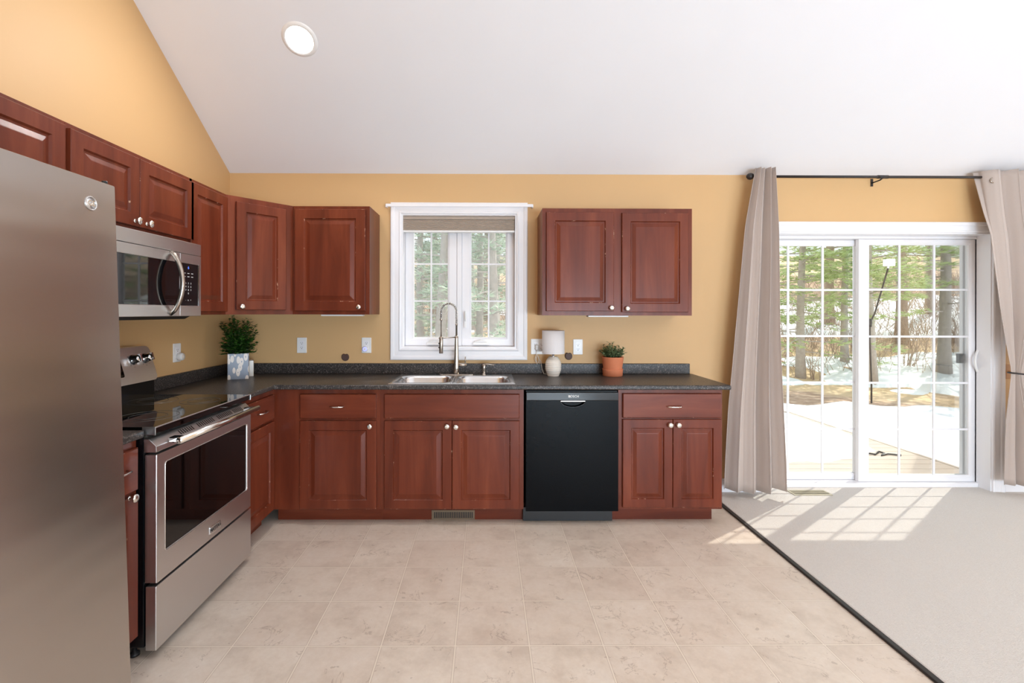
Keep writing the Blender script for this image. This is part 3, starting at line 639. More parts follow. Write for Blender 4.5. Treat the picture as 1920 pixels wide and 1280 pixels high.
# ------------------------------------------------------------------ wall cabinets
UYF = 3.317; UXF = -1.62; UZ0, UZ1 = 1.352, 2.098
def ub(u, v=490): return pY(u, v, UYF-0.019)
MU = frame((0, UYF, 0), (1, 0, 0), (0, -1, 0))
xU0 = pY(550, 480, UYF).x; xU1 = pY(693, 480, UYF).x
r = thing('wall_cabinet', 'single door cherry wall cabinet left of the window, underside light beneath', 'cabinet', (xU0, UYF, UZ0))
carcass(MU, xU0, xU1, BW-UYF-0.002, UZ0, UZ1, r, top=True)
da = (ub(552).x, ub(684.5).x, ub(600, 582.7).z, ub(600, 391.5).z)
face(MU, xU0, xU1, UZ0, UZ1, [(da[0]+0.015, da[1]-0.015, da[2]+0.015, da[3]-0.015)], r)
d = door(MU, *da, r, fr=0.068, sl=0.038); knob(MU, ub(673.5).x, ub(673, 575.5).z, d)
xV0 = pY(1016.8, 480, UYF).x; xV1 = pY(1297.3, 480, UYF).x; vz0, vz1 = pY(1150, 591.3, UYF).z, pY(1150, 390.8, UYF).z
r = thing('wall_cabinet', 'two door cherry wall cabinet right of the window', 'cabinet', (xV0, UYF, vz0))
carcass(MU, xV0, xV1, BW-UYF-0.002, vz0, vz1, r, top=True)
dv1 = (ub(1024.5).x, ub(1151.3).x, ub(1100, 583.2).z, ub(1100, 397.5).z); dv2 = (ub(1166.5).x, ub(1291).x, ub(1200, 585).z, ub(1200, 398.8).z)
face(MU, xV0, xV1, vz0, vz1, [(q[0]+0.015, q[1]-0.015, q[2]+0.015, q[3]-0.015) for q in (dv1, dv2)], r)
d = door(MU, *dv1, r, fr=0.062, sl=0.036); knob(MU, ub(1146).x, ub(1146, 577).z, d)
d = door(MU, *dv2, r, fr=0.062, sl=0.036); knob(MU, ub(1175.5).x, ub(1175, 578.5).z, d)
# diagonal corner
p0 = Vector((UXF, 2.992, 0)); p1 = Vector((xU0-0.002, UYF, 0)); du = (p1-p0); L = du.length; du.normalize(); dn = Vector((du.y, -du.x, 0))
MC = frame((p0.x, p0.y, 0), du, dn)
r = thing('wall_cabinet', 'diagonal cherry corner wall cabinet with one narrow door', 'cabinet', (UXF, 2.992, UZ0))
b = MB(); poly = [(p0.x, p0.y), (p1.x-0.001, p1.y), (p1.x-0.001, BW-0.002), (LW+0.002, BW-0.002), (LW+0.002, p0.y)]
sh = -dn*0.02
poly = [(p0.x+sh.x*0.0, p0.y+0.0005), (p1.x-0.001, p1.y), (p1.x-0.001, BW-0.002), (LW+0.002, BW-0.002), (LW+0.002, p0.y+0.0005)]
b.add([(x, y, z) for z in (UZ0, UZ1) for x, y in poly], [tuple(range(5)), tuple(range(5, 10))]+[(i, (i+1) % 5, 5+(i+1) % 5, 5+i) for i in range(5)]); b.build('body', 'cherry_wood', r)
def onC(u, v):
    d_ = ray(u, v); q = p0+dn*0.019; tt = ((q-CAM).dot(dn))/d_.dot(dn); P = CAM+d_*tt; return (P-q).dot(du), P.z
a0, _ = onC(443.5, 480); a1, _ = onC(537, 480); _, z0 = onC(450, 580.5); _, z1 = onC(450, 378)
d = door(MC, a0, a1, z0, z1, r, fr=0.062, sl=0.034); a, z = onC(452.6, 574.5); knob(MC, a, z, d)
# left wall uppers
MUL = frame((UXF, 0, 0), (0, 1, 0), (1, 0, 0))
def ul(u, v): return pX(u, v, UXF+0.019)
r = thing('wall_cabinet', 'tall narrow cherry wall cabinet right of the microwave', 'cabinet', (UXF, 2.65, UZ0))
yN0 = 2.650
carcass(MUL, yN0, 2.991, UXF-LW-0.002, UZ0, UZ1, r, top=True)
dn_ = (ul(358.5, 480).y, 2.985, UZ0+0.018, UZ1-0.02)
face(MUL, yN0, 2.991, UZ0, UZ1, [(dn_[0]+0.015, dn_[1]-0.015, dn_[2]+0.015, dn_[3]-0.015)], r)
d = door(MUL, *dn_, r, fr=0.062, sl=0.034); knob(MUL, dn_[0]+0.028, dn_[2]+0.03, d)
mzb = mz1+0.004
yA0 = pX(121, 300, UXF).y
r = thing('wall_cabinet', 'two door cherry wall cabinet above the microwave', 'cabinet', (UXF, yA0, mzb))
carcass(MUL, yA0, yN0-0.001, UXF-LW-0.002, mzb, UZ1, r, top=True)
d1 = (ul(133.5, 300).y, ul(262.8, 380).y-0.0015, mzb+0.02, UZ1-0.022); d2 = (d1[1]+0.003, yN0-0.012, mzb+0.02, UZ1-0.022)
face(MUL, yA0, yN0-0.001, mzb, UZ1, [(q[0]+0.02, q[1]-0.02, q[2]+0.015, q[3]-0.015) for q in (d1, d2)], r)
d = door(MUL, *d1, r, fr=0.062, sl=0.034); k = ul(259, 415); knob(MUL, d1[1]-0.028, k.z, d)
d = door(MUL, *d2, r, fr=0.062, sl=0.034); knob(MUL, d2[0]+0.045, ul(277, 420).z, d)
r = thing('wall_cabinet', 'cherry wall cabinet above the refrigerator at the left edge', 'cabinet', (UXF, 0.95, 1.80))
yB0 = 0.93
carcass(MUL, yB0, yA0-0.001, UXF-LW-0.002, 1.79, UZ1, r, top=True)
q1 = (yB0+0.012, 1.375, 1.80, UZ1-0.018); q2 = (1.378, yA0-0.015, 1.80, UZ1-0.018)
face(MUL, yB0, yA0-0.001, 1.79, UZ1, [(q[0]+0.02, q[1]-0.02, q[2]+0.015, q[3]-0.015) for q in (q1, q2)], r)
d = door(MUL, *q1, r); knob(MUL, q1[1]-0.03, 1.83, d); d = door(MUL, *q2, r); knob(MUL, q2[0]+0.03, 1.83, d)
# under-cabinet light bars
for u0, u1, v, lab in ((604, 681, 590.8, 'slim white light bar under the wall cabinet left of the window'), (1101.5, 1176.5, 593.3, 'slim white light bar under the wall cabinet right of the window')):
    pa, pb_ = pY(u0, v, 3.36), pY(u1, v, 3.36); zt = UZ0 if u0 < 900 else vz0
    b = MB(); b.box(pa.x, pb_.x, 3.335, 3.40, zt-0.011, zt-0.0005); o = b.build('light_bar', 'white_plastic', bevel=0.003, origin=((pa.x+pb_.x)/2, 3.37, zt)); tag(o, lab, 'light')

# ------------------------------------------------------------------ kitchen window
r = srot('window_1', ((W0+W1_)/2, BW, WZ0))
ox0, ox1 = pY(731.9, 500, BW-0.02).x, pY(989, 500, BW-0.02).x; oz0, oz1 = pY(860, 674.8, BW-0.02).z, pY(860, 379.5, BW-0.02).z
def casing(x0, x1, z0, z1, X0, X1, Z0, Z1, parent, name, bottom=True, yf=BW):
    """mitred casing between inner rect x0..z1 and outer rect X0..Z1"""
    b = MB(); prof = [(0.0, 0.0), (0.0, 0.014), (0.12, 0.017), (0.22, 0.012), (0.62, 0.014), (0.70, 0.020), (0.92, 0.022), (1.0, 0.018), (1.0, 0.0)]
    def lp(f, dep): 
        a, c_, e, g_ = x0+(X0-x0)*f, x1+(X1-x1)*f, z0+(Z0-z0)*f, z1+(Z1-z1)*f
        return [(a, yf-dep-0.0003, e), (a, yf-dep-0.0003, g_), (c_, yf-dep-0.0003, g_), (c_, yf-dep-0.0003, e)]
    Ls = [lp(f, dp) for f, dp in prof]; o = 0; vs = [p for L in Ls for p in L]; fs = []
    n = len(Ls)
    for i in range(n):
        for j in range(4 if bottom else 3): fs.append((i*4+j, i*4+(j+1) % 4, ((i+1) % n)*4+(j+1) % 4, ((i+1) % n)*4+j))
    if not bottom: fs += [tuple(i*4 for i in range(n)), tuple(i*4+3 for i in range(n))]
    b.add(vs, fs); return b.build(name, 'white_trim', parent)
casing(W0, W1_, WZ0, WZ1, ox0, ox1, oz0, oz1, r, 'window_casing')
YS = 3.735
b = MB()   # jamb liner
b.box(W0, W0+0.012, BW-0.001, YS+0.06, WZ0, WZ1); b.box(W1_-0.012, W1_, BW-0.001, YS+0.06, WZ0, WZ1); b.box(W0+0.012, W1_-0.012, BW-0.001, YS+0.06, WZ0, WZ0+0.012); b.box(W0+0.012, W1_-0.012, BW-0.001, YS+0.06, WZ1-0.012, WZ1)
b.build('window_jamb', 'white_vinyl', r)
gl_ = [(pY(775.8, 530, YS+0.01).x, pY(839.4, 530, YS+0.01).x), (pY(883.7, 530, YS+0.01).x, pY(948.3, 530, YS+0.01).x)]
gz0, gz1 = pY(860, 632.3, YS+0.01).z, 2.045
mzs = [pY(860, 494.7, YS+0.01).z, pY(860, 564.3, YS+0.01).z]
mxs = [pY(808.4, 530, YS+0.01).x, pY(916.2, 530, YS+0.01).x]
xc = (gl_[0][1]+gl_[1][0])/2
b = MB(); b.box(xc-0.018, xc+0.018, YS-0.012, YS+0.05, WZ0+0.012, WZ1-0.012); b.build('mullion', 'white_vinyl', r, bevel=0.004)
for k in (0, 1):
    sx0, sx1 = ((W0+0.013, xc-0.0185), (xc+0.0185, W1_-0.013))[k]; g0, g1 = gl_[k]
    b = MB()
    def lp(a, c_, e, g_, y): return [(a, y, e), (c_, y, e), (c_, y, g_), (a, y, g_)]
    so_ = (sx0, sx1, WZ0+0.0125, WZ1-0.0125)
    b.loops([lp(*so_, YS+0.045), lp(*so_, YS+0.004), lp(so_[0]+0.004, so_[1]-0.004, so_[2]+0.004, so_[3]-0.004, YS), lp(g0-0.014, g1+0.014, gz0-0.014, gz1+0.014, YS), lp(g0, g1, gz0, gz1, YS+0.01), lp(g0, g1, gz0, gz1, YS+0.045)], cap0=False, cap1=False)
    # back face ring
    b.add(lp(*so_, YS+0.045)+lp(g0, g1, gz0, gz1, YS+0.045), [(j, (j+1) % 4, 4+(j+1) % 4, 4+j) for j in range(4)])
    s_ = b.build('sash', 'white_vinyl', r)
    b = MB(); b.box(g0-0.004, g1+0.004, YS+0.024, YS+0.028, gz0-0.004, gz1+0.004); b.build('pane', 'pane_glass', s_)
    b = MB()
    for mz in mzs: b.box(g0, g1, YS+0.017, YS+0.0235, mz-0.0055, mz+0.0055)
    b.box(mxs[k]-0.006, mxs[k]+0.006, YS+0.0165, YS+0.0236, gz0, gz1); b.build('muntin', 'white_vinyl', s_)
    b = MB(); b.add([(x, YS+0.040, z) for x, z in ((g0, gz0), (g1, gz0), (g1, gz1), (g0, gz1))], [(0, 1, 2, 3)]); b.build('insect_screen', 'screen_mesh', s_)
    kx = pY((816, 902)[k], 643, YS-0.01).x; kz = pY(860, 643, YS).z
    b = MB(); b.box(kx-0.062, kx+0.062, YS-0.028, YS-0.0005, kz-0.012, kz+0.007); b.tube([(kx-0.05, YS-0.022, kz+0.010), (kx, YS-0.034, kz+0.024), (kx+0.05, YS-0.022, kz+0.010)], 0.005, 8); b.build('crank_handle', 'white_plastic', s_, bevel=0.003)
lx = pY(872.6, 600, YS).x; b = MB(); b.box(lx-0.009, lx+0.009, YS-0.026, YS-0.0125, pY(872, 614, YS).z, pY(872, 584, YS).z); b.tube([(lx+0.002, YS-0.024, 1.30), (lx+0.002, YS-0.045, 1.33), (lx+0.002, YS-0.045, 1.38)], 0.005, 8); b.build('window_latch', 'white_plastic', r, bevel=0.003)
# blind
bx0, bx1 = pY(756, 420, 3.68).x, pY(965.5, 420, 3.68).x
r = thing('roller_blind', 'beige fabric blind gathered up at the top of the kitchen window', 'blind', ((bx0+bx1)/2, 3.67, 2.10))
b = MB(); b.box(bx0, bx1, 3.645, 3.70, pY(860, 411.8, 3.66).z, WZ1-0.013); b.build('headrail', 'blind_cloth', r, bevel=0.004)
b = MB(); zz0, zz1 = pY(860, 433, 3.66).z, pY(860, 412, 3.66).z; n = 8
for k in range(n):
    za = zz0+0.004+(zz1-zz0-0.004)*k/n; zb_ = zz0+0.004+(zz1-zz0-0.004)*(k+1)/n; zm = (za+zb_)/2
    b.add([(x, y, z) for x in (bx0+0.006, bx1-0.006) for y, z in ((3.655, za), (3.648, zm), (3.655, zb_), (3.69, zb_), (3.697, zm), (3.69, za))], [tuple(range(6)), tuple(range(6, 12))]+[(i, (i+1) % 6, 6+(i+1) % 6, 6+i) for i in range(6)])
b.build('pleated_fabric', 'blind_cloth', r)
b = MB(); b.box(bx0+0.004, bx1-0.004, 3.648, 3.697, zz0-0.010, zz0+0.003); b.build('bottom_rail', 'white_plastic', r, bevel=0.002)
# white flat sash rod over the casing
zr_ = pY(860, 385, BW-0.04).z; ra, rb = pY(722.5, 385, BW-0.04).x, pY(1000, 385, BW-0.04).x
r = thing('curtain_rod', 'white flat sash curtain rod across the top of the kitchen window casing', 'curtain rod', (ra, BW, zr_))
b = MB(); b.box(ra+0.004, rb-0.004, BW-0.046, BW-0.038, zr_-0.011, zr_+0.011); b.build('rod', 'white_trim', r, bevel=0.003)
for xx in (ra+0.006, rb-0.006):
    b = MB(); b.box(xx-0.006, xx+0.006, BW-0.040, BW-0.0003, zr_-0.014, zr_+0.010); b.build('bracket', 'white_trim', r, bevel=0.002)

# ------------------------------------------------------------------ sliding glass door
YI, YO = 3.745, 3.795
r = srot('door_1', ((D0+D1)/2, BW, 0))
dox1 = pY(1886, 700, BW-0.02).x; doz1 = pY(1700, 415.8, BW-0.02).z
casing(D0, D1, 0.012, DZ1, D0-0.095, dox1, 0.012, doz1, r, 'door_casing', bottom=False)
b = MB(); b.box(D0, D0+0.02, BW-0.001, 3.87, 0.0, DZ1); b.box(D1-0.008, D1, BW-0.001, 3.87, 0.0, DZ1); b.box(D0, D1, BW-0.001, 3.87, DZ1-0.012, DZ1); b.build('door_jamb', 'white_vinyl', r)
b = MB(); b.box(D0+0.02, D1-0.008, YI-0.03, 3.87, -0.05, 0.045); b.build('threshold', 'white_vinyl', r, bevel=0.004)
zh = pY(1700, 448, YI).z; xj = pY(1836, 700, YI).x
b = MB(); b.box(D0+0.02, D1-0.008, YI-0.012, 3.87, zh, DZ1-0.012); b.box(xj, D1-0.008, YI-0.012, 3.87, 0.045, zh); b.box(D0+0.02, D0+0.07, YI-0.012, 3.87, 0.045, zh); b.build('outer_frame', 'white_vinyl', r, bevel=0.003)
def panel(yf, x0, x1, z0, z1, g0, g1, gz0, gz1, mx_, mz_, name):
    b = MB()
    def lp(a, c_, e, g_, y): return [(a, y, e), (c_, y, e), (c_, y, g_), (a, y, g_)]
    b.loops([lp(x0, x1, z0, z1, yf+0.034), lp(x0, x1, z0, z1, yf+0.004), lp(x0+0.004, x1-0.004, z0+0.004, z1-0.004, yf), lp(g0-0.016, g1+0.016, gz0-0.016, gz1+0.016, yf), lp(g0, g1, gz0, gz1, yf+0.006), lp(g0, g1, gz0, gz1, yf+0.034)], cap0=False, cap1=False)
    b.add(lp(x0, x1, z0, z1, yf+0.034)+lp(g0, g1, gz0, gz1, yf+0.034), [(j, (j+1) % 4, 4+(j+1) % 4, 4+j) for j in range(4)])
    o = b.build(name, 'white_vinyl', r)
    b = MB(); b.box(g0-0.004, g1+0.004, yf+0.018, yf+0.022, gz0-0.004, gz1+0.004); b.build('pane', 'pane_glass', o)
    b = MB()
    for m in mz_: b.box(g0, g1, yf+0.010, yf+0.0175, m-0.0075, m+0.0075)
    for m in mx_: b.box(m-0.008, m+0.008, yf+0.0095, yf+0.0176, gz0, gz1)
    b.build('muntin', 'white_vinyl', o); return o
def xi(u, Y=YI+0.006): return pY(u, 700, Y).x
def zi(v, Y=YI+0.006): return pY(1720, v, Y).z
mzr = [zi(543), zi(630.8), zi(717.8), zi(804.8)]
pr = panel(YI, xi(1609), xj-0.001, 0.046, zh-0.001, xi(1629.2), xi(1816), zi(890), zi(459.2), [xi(1687.2), xi(1752.4)], mzr, 'sliding_panel')
def xo(u): return pY(u, 700, YO+0.006).x
def zo(v): return pY(1550, v, YO+0.006).z
mzl = [zo(543.5), zo(630), zo(717), zo(804)]
gL1 = xo(1603); gL0 = xo(1543)-2*(xo(1543)-xo(1478.2))-0.01
panel(YO, D0+0.071, xo(1621), 0.046, zh-0.001, xo(1428), gL1, zo(886.3), zo(461), [xo(1478.2), xo(1543)], mzl, 'fixed_panel')
# handle, lock box, etched mark
hx_, = (xi(1829.5),); hz0, hz1 = zi(700), zi(652)
b = MB(); b.box(hx_-0.010, hx_+0.012, YI-0.010, YI+0.001, hz0, hz1); pts = [(hx_-0.002-0.050*math.sin(PI*k/16), YI-0.012-0.028*math.sin(PI*k/16), hz0+0.008+(hz1-hz0-0.016)*k/16) for k in range(17)]
b.tube(pts, 0.008, 10); b.build('handle', 'white_plastic', pr, bevel=0.002)
p = pY(1800, 671.5, YI+0.05); b = MB(); b.box(p.x-0.028, p.x+0.030, YI+0.036, YI+0.056, p.z-0.038, p.z+0.038); b.build('outside_handle', 'black_plastic', pr, bevel=0.004)
b = MB(); b.box(xi(1803, YI+0.06), xi(1817, YI+0.06), YI+0.052, YI+0.075, 0.06, zh-0.01); b.build('screen_rail', 'white_vinyl', pr)
# floor register in the carpet and toe-kick register
def register(name, label, M, w_, h_, mat, nslots, bars=0.0):
    r = thing(name, label, 'vent', M.translation)
    b = MB(); b.M = M; m_ = 0.012; xs = [-w_/2, -w_/2+m_]; n = nslots; pit = (w_-2*m_)/n; ops = []
    for k in range(n): a = -w_/2+m_+k*pit+pit*0.28; ops.append((a, a+pit*0.6))
    xs = sorted([-w_/2, w_/2]+[q for o in ops for q in o]); ys = sorted([0, h_, m_, h_-m_] + ([h_/2-0.003, h_/2+0.003] if bars else []))
    cells(b, xs, ys, lambda x, y: not ((m_ < y < h_-m_) and not (bars and abs(y-h_/2) < 0.003) and any(o[0] < x < o[1] for o in ops)), 0.0, 0.004, 'b')
    b.build('grille', mat, r)
    b = MB(); b.M = M; b.box(-w_/2+0.004, w_/2-0.004, -0.0006, 0.0005, 0.004, h_-0.004); b.build('duct_opening', 'black_plastic', r)
    return r
pa, pb_ = pY(809.4, 966, YF+0.07), pY(890, 966, YF+0.07)
register('toe_kick_vent', 'bronze heating register in the toe kick under the sink cabinet', frame(((pa.x+pb_.x)/2, YF+0.0745, pY(850, 975, YF+0.07).z+0.002), (1, 0, 0), (0, -1, 0)), pb_.x-pa.x, 0.064, 'bronze_vent', 22)
pa = pZ(1490, 928.3, 0.016); pb_ = pZ(1562, 928.3, 0.016)
Mv = Matrix(((1, 0, 0, (pa.x+pb_.x)/2), (0, 0, 1, pa.y), (0, 1, 0, 0.0152), (0, 0, 0, 1)))
register('floor_vent', 'beige metal floor register in the carpet beside the glass door', Mv, pb_.x-pa.x, 0.10, 'beige_vent', 26, 1)

# ------------------------------------------------------------------ curtains and rod
YR = 3.53
ZR = pY(1640, 331.5, YR).z
ra = pY(1408, 331, YR)
r = thing('curtain_rod', 'thin black curtain rod with ball finial above the glass door', 'curtain rod', (ra.x, YR, ZR))
b = MB(); b.tube([(ra.x+0.02, YR, ZR), (4.75, YR, ZR)], 0.0095, 12); b.build('rod', 'black_iron', r)
b = MB(); b.lathe([(0.0001, -0.034), (0.012, -0.030), (0.021, -0.020), (0.025, -0.004), (0.021, 0.010), (0.012, 0.018), (0.008, 0.024), (0.010, 0.030), (0.010, 0.05)], (ra.x, YR, ZR), 20, axis=(1, 0, 0), caps=False); b.build('finial', 'black_iron', r)
for u, dz in ((1636, 0), (1424, 0)):
    q = pY(u, 340, BW-0.01).x
    b = MB(); b.box(q-0.008, q+0.008, BW-0.006, BW-0.0005, ZR-0.045, ZR+0.012); b.tube([(q, BW-0.004, ZR-0.02), (q, YR+0.02, ZR-0.018), (q, YR, ZR-0.010)], 0.005, 8); b.build('bracket', 'black_iron', r)
b = MB(); b.tube([(pY(1650, 331, YR).x-0.02, YR, ZR), (pY(1650, 331, YR).x+0.06, YR, ZR)], 0.0125, 12); b.build('coupling', 'black_iron', r)
def interp(tab, z):
    tab = sorted(tab)
    if z <= tab[0][0]: return tab[0][1]
    for (a, x0), (b_, x1) in zip(tab, tab[1:]):
        if z <= b_: f = (z-a)/(b_-a); return x0+(x1-x0)*f
    return tab[-1][1]
def curtain(b, left, right, ztop, zbot, folds, amp_t, amp_b, y0, seed, NS_=120, NT=40, tie=None, back=0.0):
    rr = random.Random(seed); ph = [rr.uniform(-0.5, 0.5) for _ in range(int(folds)+3)]
    vs = []
    for i in range(NT+1):
        z = ztop+(zbot(0)-ztop)*i/NT; tt = i/NT
        for j in range(NS_+1):
            s = j/NS_; ss = s+0.018*math.sin(2*PI*s*2+seed)*tt
            xl, xr = interp(left, z), interp(right, z); am = amp_t+(amp_b-amp_t)*tt
            if tie: am *= 0.30+0.70*min(1, abs(z-tie)/0.35)
            f = s*folds; k = int(min(f, folds-1e-6)); w_ = math.sin(2*PI*f)
            w_ = math.copysign(abs(w_)**0.75, w_)
            x = xl+(xr-xl)*(ss+0.35/folds*math.sin(4*PI*f)*0.25)
            y = y0+am*w_*(0.8+0.4*math.sin(k*2.1+seed))+0.006*math.sin(9*tt+k)
            y += back*max(0.0, 1-s/0.085)*max(0.0, 1-tt*5)
            zz = z+(zbot(s)-zbot(0))*tt
            vs.append((x, y, zz))
    fs = [(i*(NS_+1)+j, i*(NS_+1)+j+1, (i+1)*(NS_+1)+j+1, (i+1)*(NS_+1)+j) for i in range(NT) for j in range(NS_)]
    b.add(vs, fs, 0, True)
def cz(v): return pY(1640, v, YR).z
def cx_(u, v=600, Y=YR-0.05): return pY(u, v, Y).x
ztop = pY(1437, 318, YR).z
r = thing('curtain', 'grey linen curtain hanging straight down at the left of the glass door', 'curtain', (cx_(1420), YR, 0))
L1 = [(cz(318), cx_(1418)), (cz(345), cx_(1413)), (cz(425), cx_(1399)), (cz(620), cx_(1379)), (cz(760), cx_(1367)), (cz(915), cx_(1359))]
R1 = [(cz(318), cx_(1453)), (cz(430), cx_(1459)), (cz(620), cx_(1464)), (cz(760), cx_(1469)), (cz(915), cx_(1475))]
b = MB(); zb1 = pY(1440, 919, YR-0.03).z
curtain(b, L1, R1, ztop, lambda s: zb1+0.012*math.cos(7*s), 4, 0.030, 0.052, YR-0.045, 3); b.build('panel', 'curtain_cloth', r, solid=0.003, recalc=False)
r = thing('curtain', 'grey linen curtain tied back at the right edge of the glass door', 'curtain', (cx_(1900), YR, 0))
L2 = [(cz(322), cx_(1843)), (cz(338), cx_(1845)), (cz(400), cx_(1853)), (cz(446), cx_(1861)), (cz(577), cx_(1876)), (cz(640), cx_(1886)), (cz(693), cx_(1897)), (cz(715), cx_(1896)), (cz(780), cx_(1891)), (cz(906), cx_(1887))]
R2 = [(cz(322), cx_(2040)), (cz(446), cx_(2036)), (cz(577), cx_(2000)), (cz(640), cx_(1965)), (cz(693), cx_(1934)), (cz(715), cx_(1938)), (cz(780), cx_(1965)), (cz(906), cx_(1985))]
b = MB(); curtain(b, L2, R2, cz(321), lambda s: cz(905), 6, 0.034, 0.045, YR-0.048, 5, 180, 48, tie=cz(698), back=0.075); b.build('panel', 'curtain_cloth', r, solid=0.003, recalc=False)
g_ = pY(1862.5, 337, YR-0.045)
b = MB(); b.tube([(g_.x+0.019*math.cos(q), g_.y, g_.z-0.004+0.019*math.sin(q)) for q in [2*PI*k/24 for k in range(24)]], 0.0045, 8, closed=True); b.build('grommet', 'brushed_nickel', r)
tz = cz(699)
r2 = thing('curtain_tieback', 'dark cord tieback with a wooden wall hook around the right curtain', 'curtain tieback', (cx_(1897), YR, tz))
b = MB(); xa, xb_ = cx_(1897), cx_(1936)
b.tube([((xa+xb_)/2+((xb_-xa)/2+0.004)*math.cos(q), YR-0.045+0.050*math.sin(q), tz-0.008*math.cos(q)) for q in [2*PI*k/28 for k in range(28)]], 0.006, 8, closed=True); b.build('cord', 'black_iron', r2)
hxx = pY(1890, 697, BW-0.02).x
b = MB(); b.box(hxx-0.016, hxx+0.022, BW-0.02, BW-0.0005, tz-0.055, tz+0.055); b.tube([(hxx+0.01, BW-0.02, tz), (hxx+0.02, YR+0.06, tz)], 0.008, 10); b.build('wall_hook', 'tan_wood', r2, bevel=0.003)

# ------------------------------------------------------------------ sink
r = thing('kitchen_sink', 'double bowl stainless steel drop-in sink in the dark countertop', 'sink', (-0.22, 3.34, CT))
sx = [-0.634, 0.190]; sy = [3.092, 3.588]; smid = -0.219
def sqloop(a0, a1, b0, b1, rr, z, n=8):
    L_ = rrect(a0, a1, b0, b1, rr, n); return [(x, y, z) for x, y in L_]
b = MB(); zt = CT+0.0035
for k, (ha, hb, ba, bb) in enumerate(((sx[0], smid, -0.600, -0.240), (smid, sx[1], -0.200, 0.155))):
    by0, by1 = 3.14, 3.475
    o_lo = sqloop(ha, hb, sy[0], sy[1], 0.0005, CT+0.0004); o_hi = sqloop(ha+(0.004 if k == 0 else 0), hb-(0.004 if k else 0), sy[0]+0.004, sy[1]-0.004, 0.0005, zt)
    b.loops([o_lo, o_hi, sqloop(ba-0.006, bb+0.006, by0-0.006, by1+0.006, 0.086, zt), sqloop(ba, bb, by0, by1, 0.08, zt-0.003), sqloop(ba+0.008, bb-0.008, by0+0.008, by1-0.008, 0.075, zt-0.02), sqloop(ba+0.018, bb-0.018, by0+0.018, by1-0.018, 0.07, CT-0.15), sqloop(ba+0.04, bb-0.04, by0+0.04, by1-0.04, 0.055, CT-0.175)], cap0=False, smooth=True)
sk = b.build('basin', 'sink_steel', r, recalc=False)
for q in (-0.42, -0.022):
    b = MB(); b.lathe([(0.045, 0), (0.043, 0.003), (0.032, 0.002), (0.0001, 0.001)], (q, 3.31, CT-0.1748), 24, caps=False); b.build('drain', 'chrome', r)
# ------------------------------------------------------------------ faucet
fx_ = pY(855.8, 690, 3.53).x; FYc = 3.53
r = thing('kitchen_faucet', 'brushed nickel spring neck kitchen faucet with pull down spray head', 'faucet', (fx_, FYc, zt))
b = MB(); L_ = rrect(fx_-0.128, fx_+0.128, FYc-0.03, FYc+0.03, 0.029, 6); b.loops([[(x, y, zt) for x, y in L_], [(x, y, zt+0.004) for x, y in L_], [(fx_+(x-fx_)*0.97, FYc+(y-FYc)*0.9, zt+0.007) for x, y in L_]]); b.build('escutcheon', 'brushed_nickel', r)
zc = pY(856, 629, FYc).z; zn = pY(856, 610, FYc).z
b = MB(); b.lathe([(0.0215, zt+0.006), (0.0205, zt+0.05), (0.0165, zt+0.16), (0.0132, zc-0.02), (0.0132, zc)], (fx_, FYc, 0), 24); bdy = b.build('body', 'brushed_nickel', r)
b = MB(); b.lathe([(0.0075, zc-0.005), (0.0075, zn), (0.0095, zn), (0.0095, zn+0.012), (0.007, zn+0.014)], (fx_, FYc, 0), 16); b.build('riser', 'brushed_nickel', r)
ztip = pY(842, 567.5, FYc).z; sxx = pY(827.5, 600, 3.50).x
hd_ = Vector((sxx-fx_, -0.045, 0)); rad = hd_.length/2; zarc = ztip-rad-0.006; ddir = hd_.normalized()
path = [Vector((fx_, FYc, zn+0.01+(zarc-zn-0.01)*k/8)) for k in range(8)]
cen = Vector((fx_, FYc, zarc))+ddir*rad
for k in range(25): an = PI-PI*k/24; path.append(cen+ddir*(-rad*math.cos(PI-an)) + Vector((0, 0, rad*math.sin(an))))
pe = path[-1]; zend = pY(827, 599, 3.5).z
for k in range(1, 7): path.append(Vector((pe.x, pe.y, zarc+(zend-zarc)*k/6)))
b = MB(); b.tube(path, 0.0055, 10); b.build('hose', 'black_plastic', r)
def along(P, s):
    ls = [0]
    for a, c in zip(P, P[1:]): ls.append(ls[-1]+(c-a).length)
    s *= ls[-1]
    for i in range(len(P)-1):
        if s <= ls[i+1]+1e-9: return P[i].lerp(P[i+1], (s-ls[i])/max(1e-9, ls[i+1]-ls[i])), (P[i+1]-P[i]).normalized()
    return P[-1], (P[-1]-P[-2]).normalized()
b = MB(); coils = 34; hp = []; side = ddir.cross(Vector((0, 0, 1))).normalized()
for k in range(coils*9+1):
    P, T_ = along(path, k/(coils*9)); an = 2*PI*k/9; nn = side.cross(T_).normalized(); hp.append(P+(side*math.cos(an)+nn*math.sin(an))*0.0102)
b.tube(hp, 0.0022, 5); b.build('spring', 'polished_nickel', r)
hx0, hy0_ = pe.x, pe.y; zh1, zh0 = pY(827, 631, 3.5).z, pY(827, 662, 3.5).z
b = MB(); b.lathe([(0.010, zend+0.008), (0.010, zend-0.006), (0.0052, zend-0.010), (0.0052, zh1)], (hx0, hy0_, 0), 14); b.build('hose_end', 'brushed_nickel', r)
b = MB(); b.lathe([(0.012, zh1+0.002), (0.0145, zh1-0.004), (0.0150, zh0+0.002), (0.0135, zh0)], (hx0, hy0_, 0), 24); sh_ = b.build('spray_head', 'brushed_nickel', r)
for q in (0.60, 0.36):
    b = MB(); b.lathe([(0.006, 0), (0.0055, 0.005), (0.0001, 0.006)], (hx0-0.0135, hy0_-0.004, zh0+(zh1-zh0)*q), 12, axis=(-1, -0.2, 0), caps=False); b.build('spray_button', 'black_plastic', sh_)
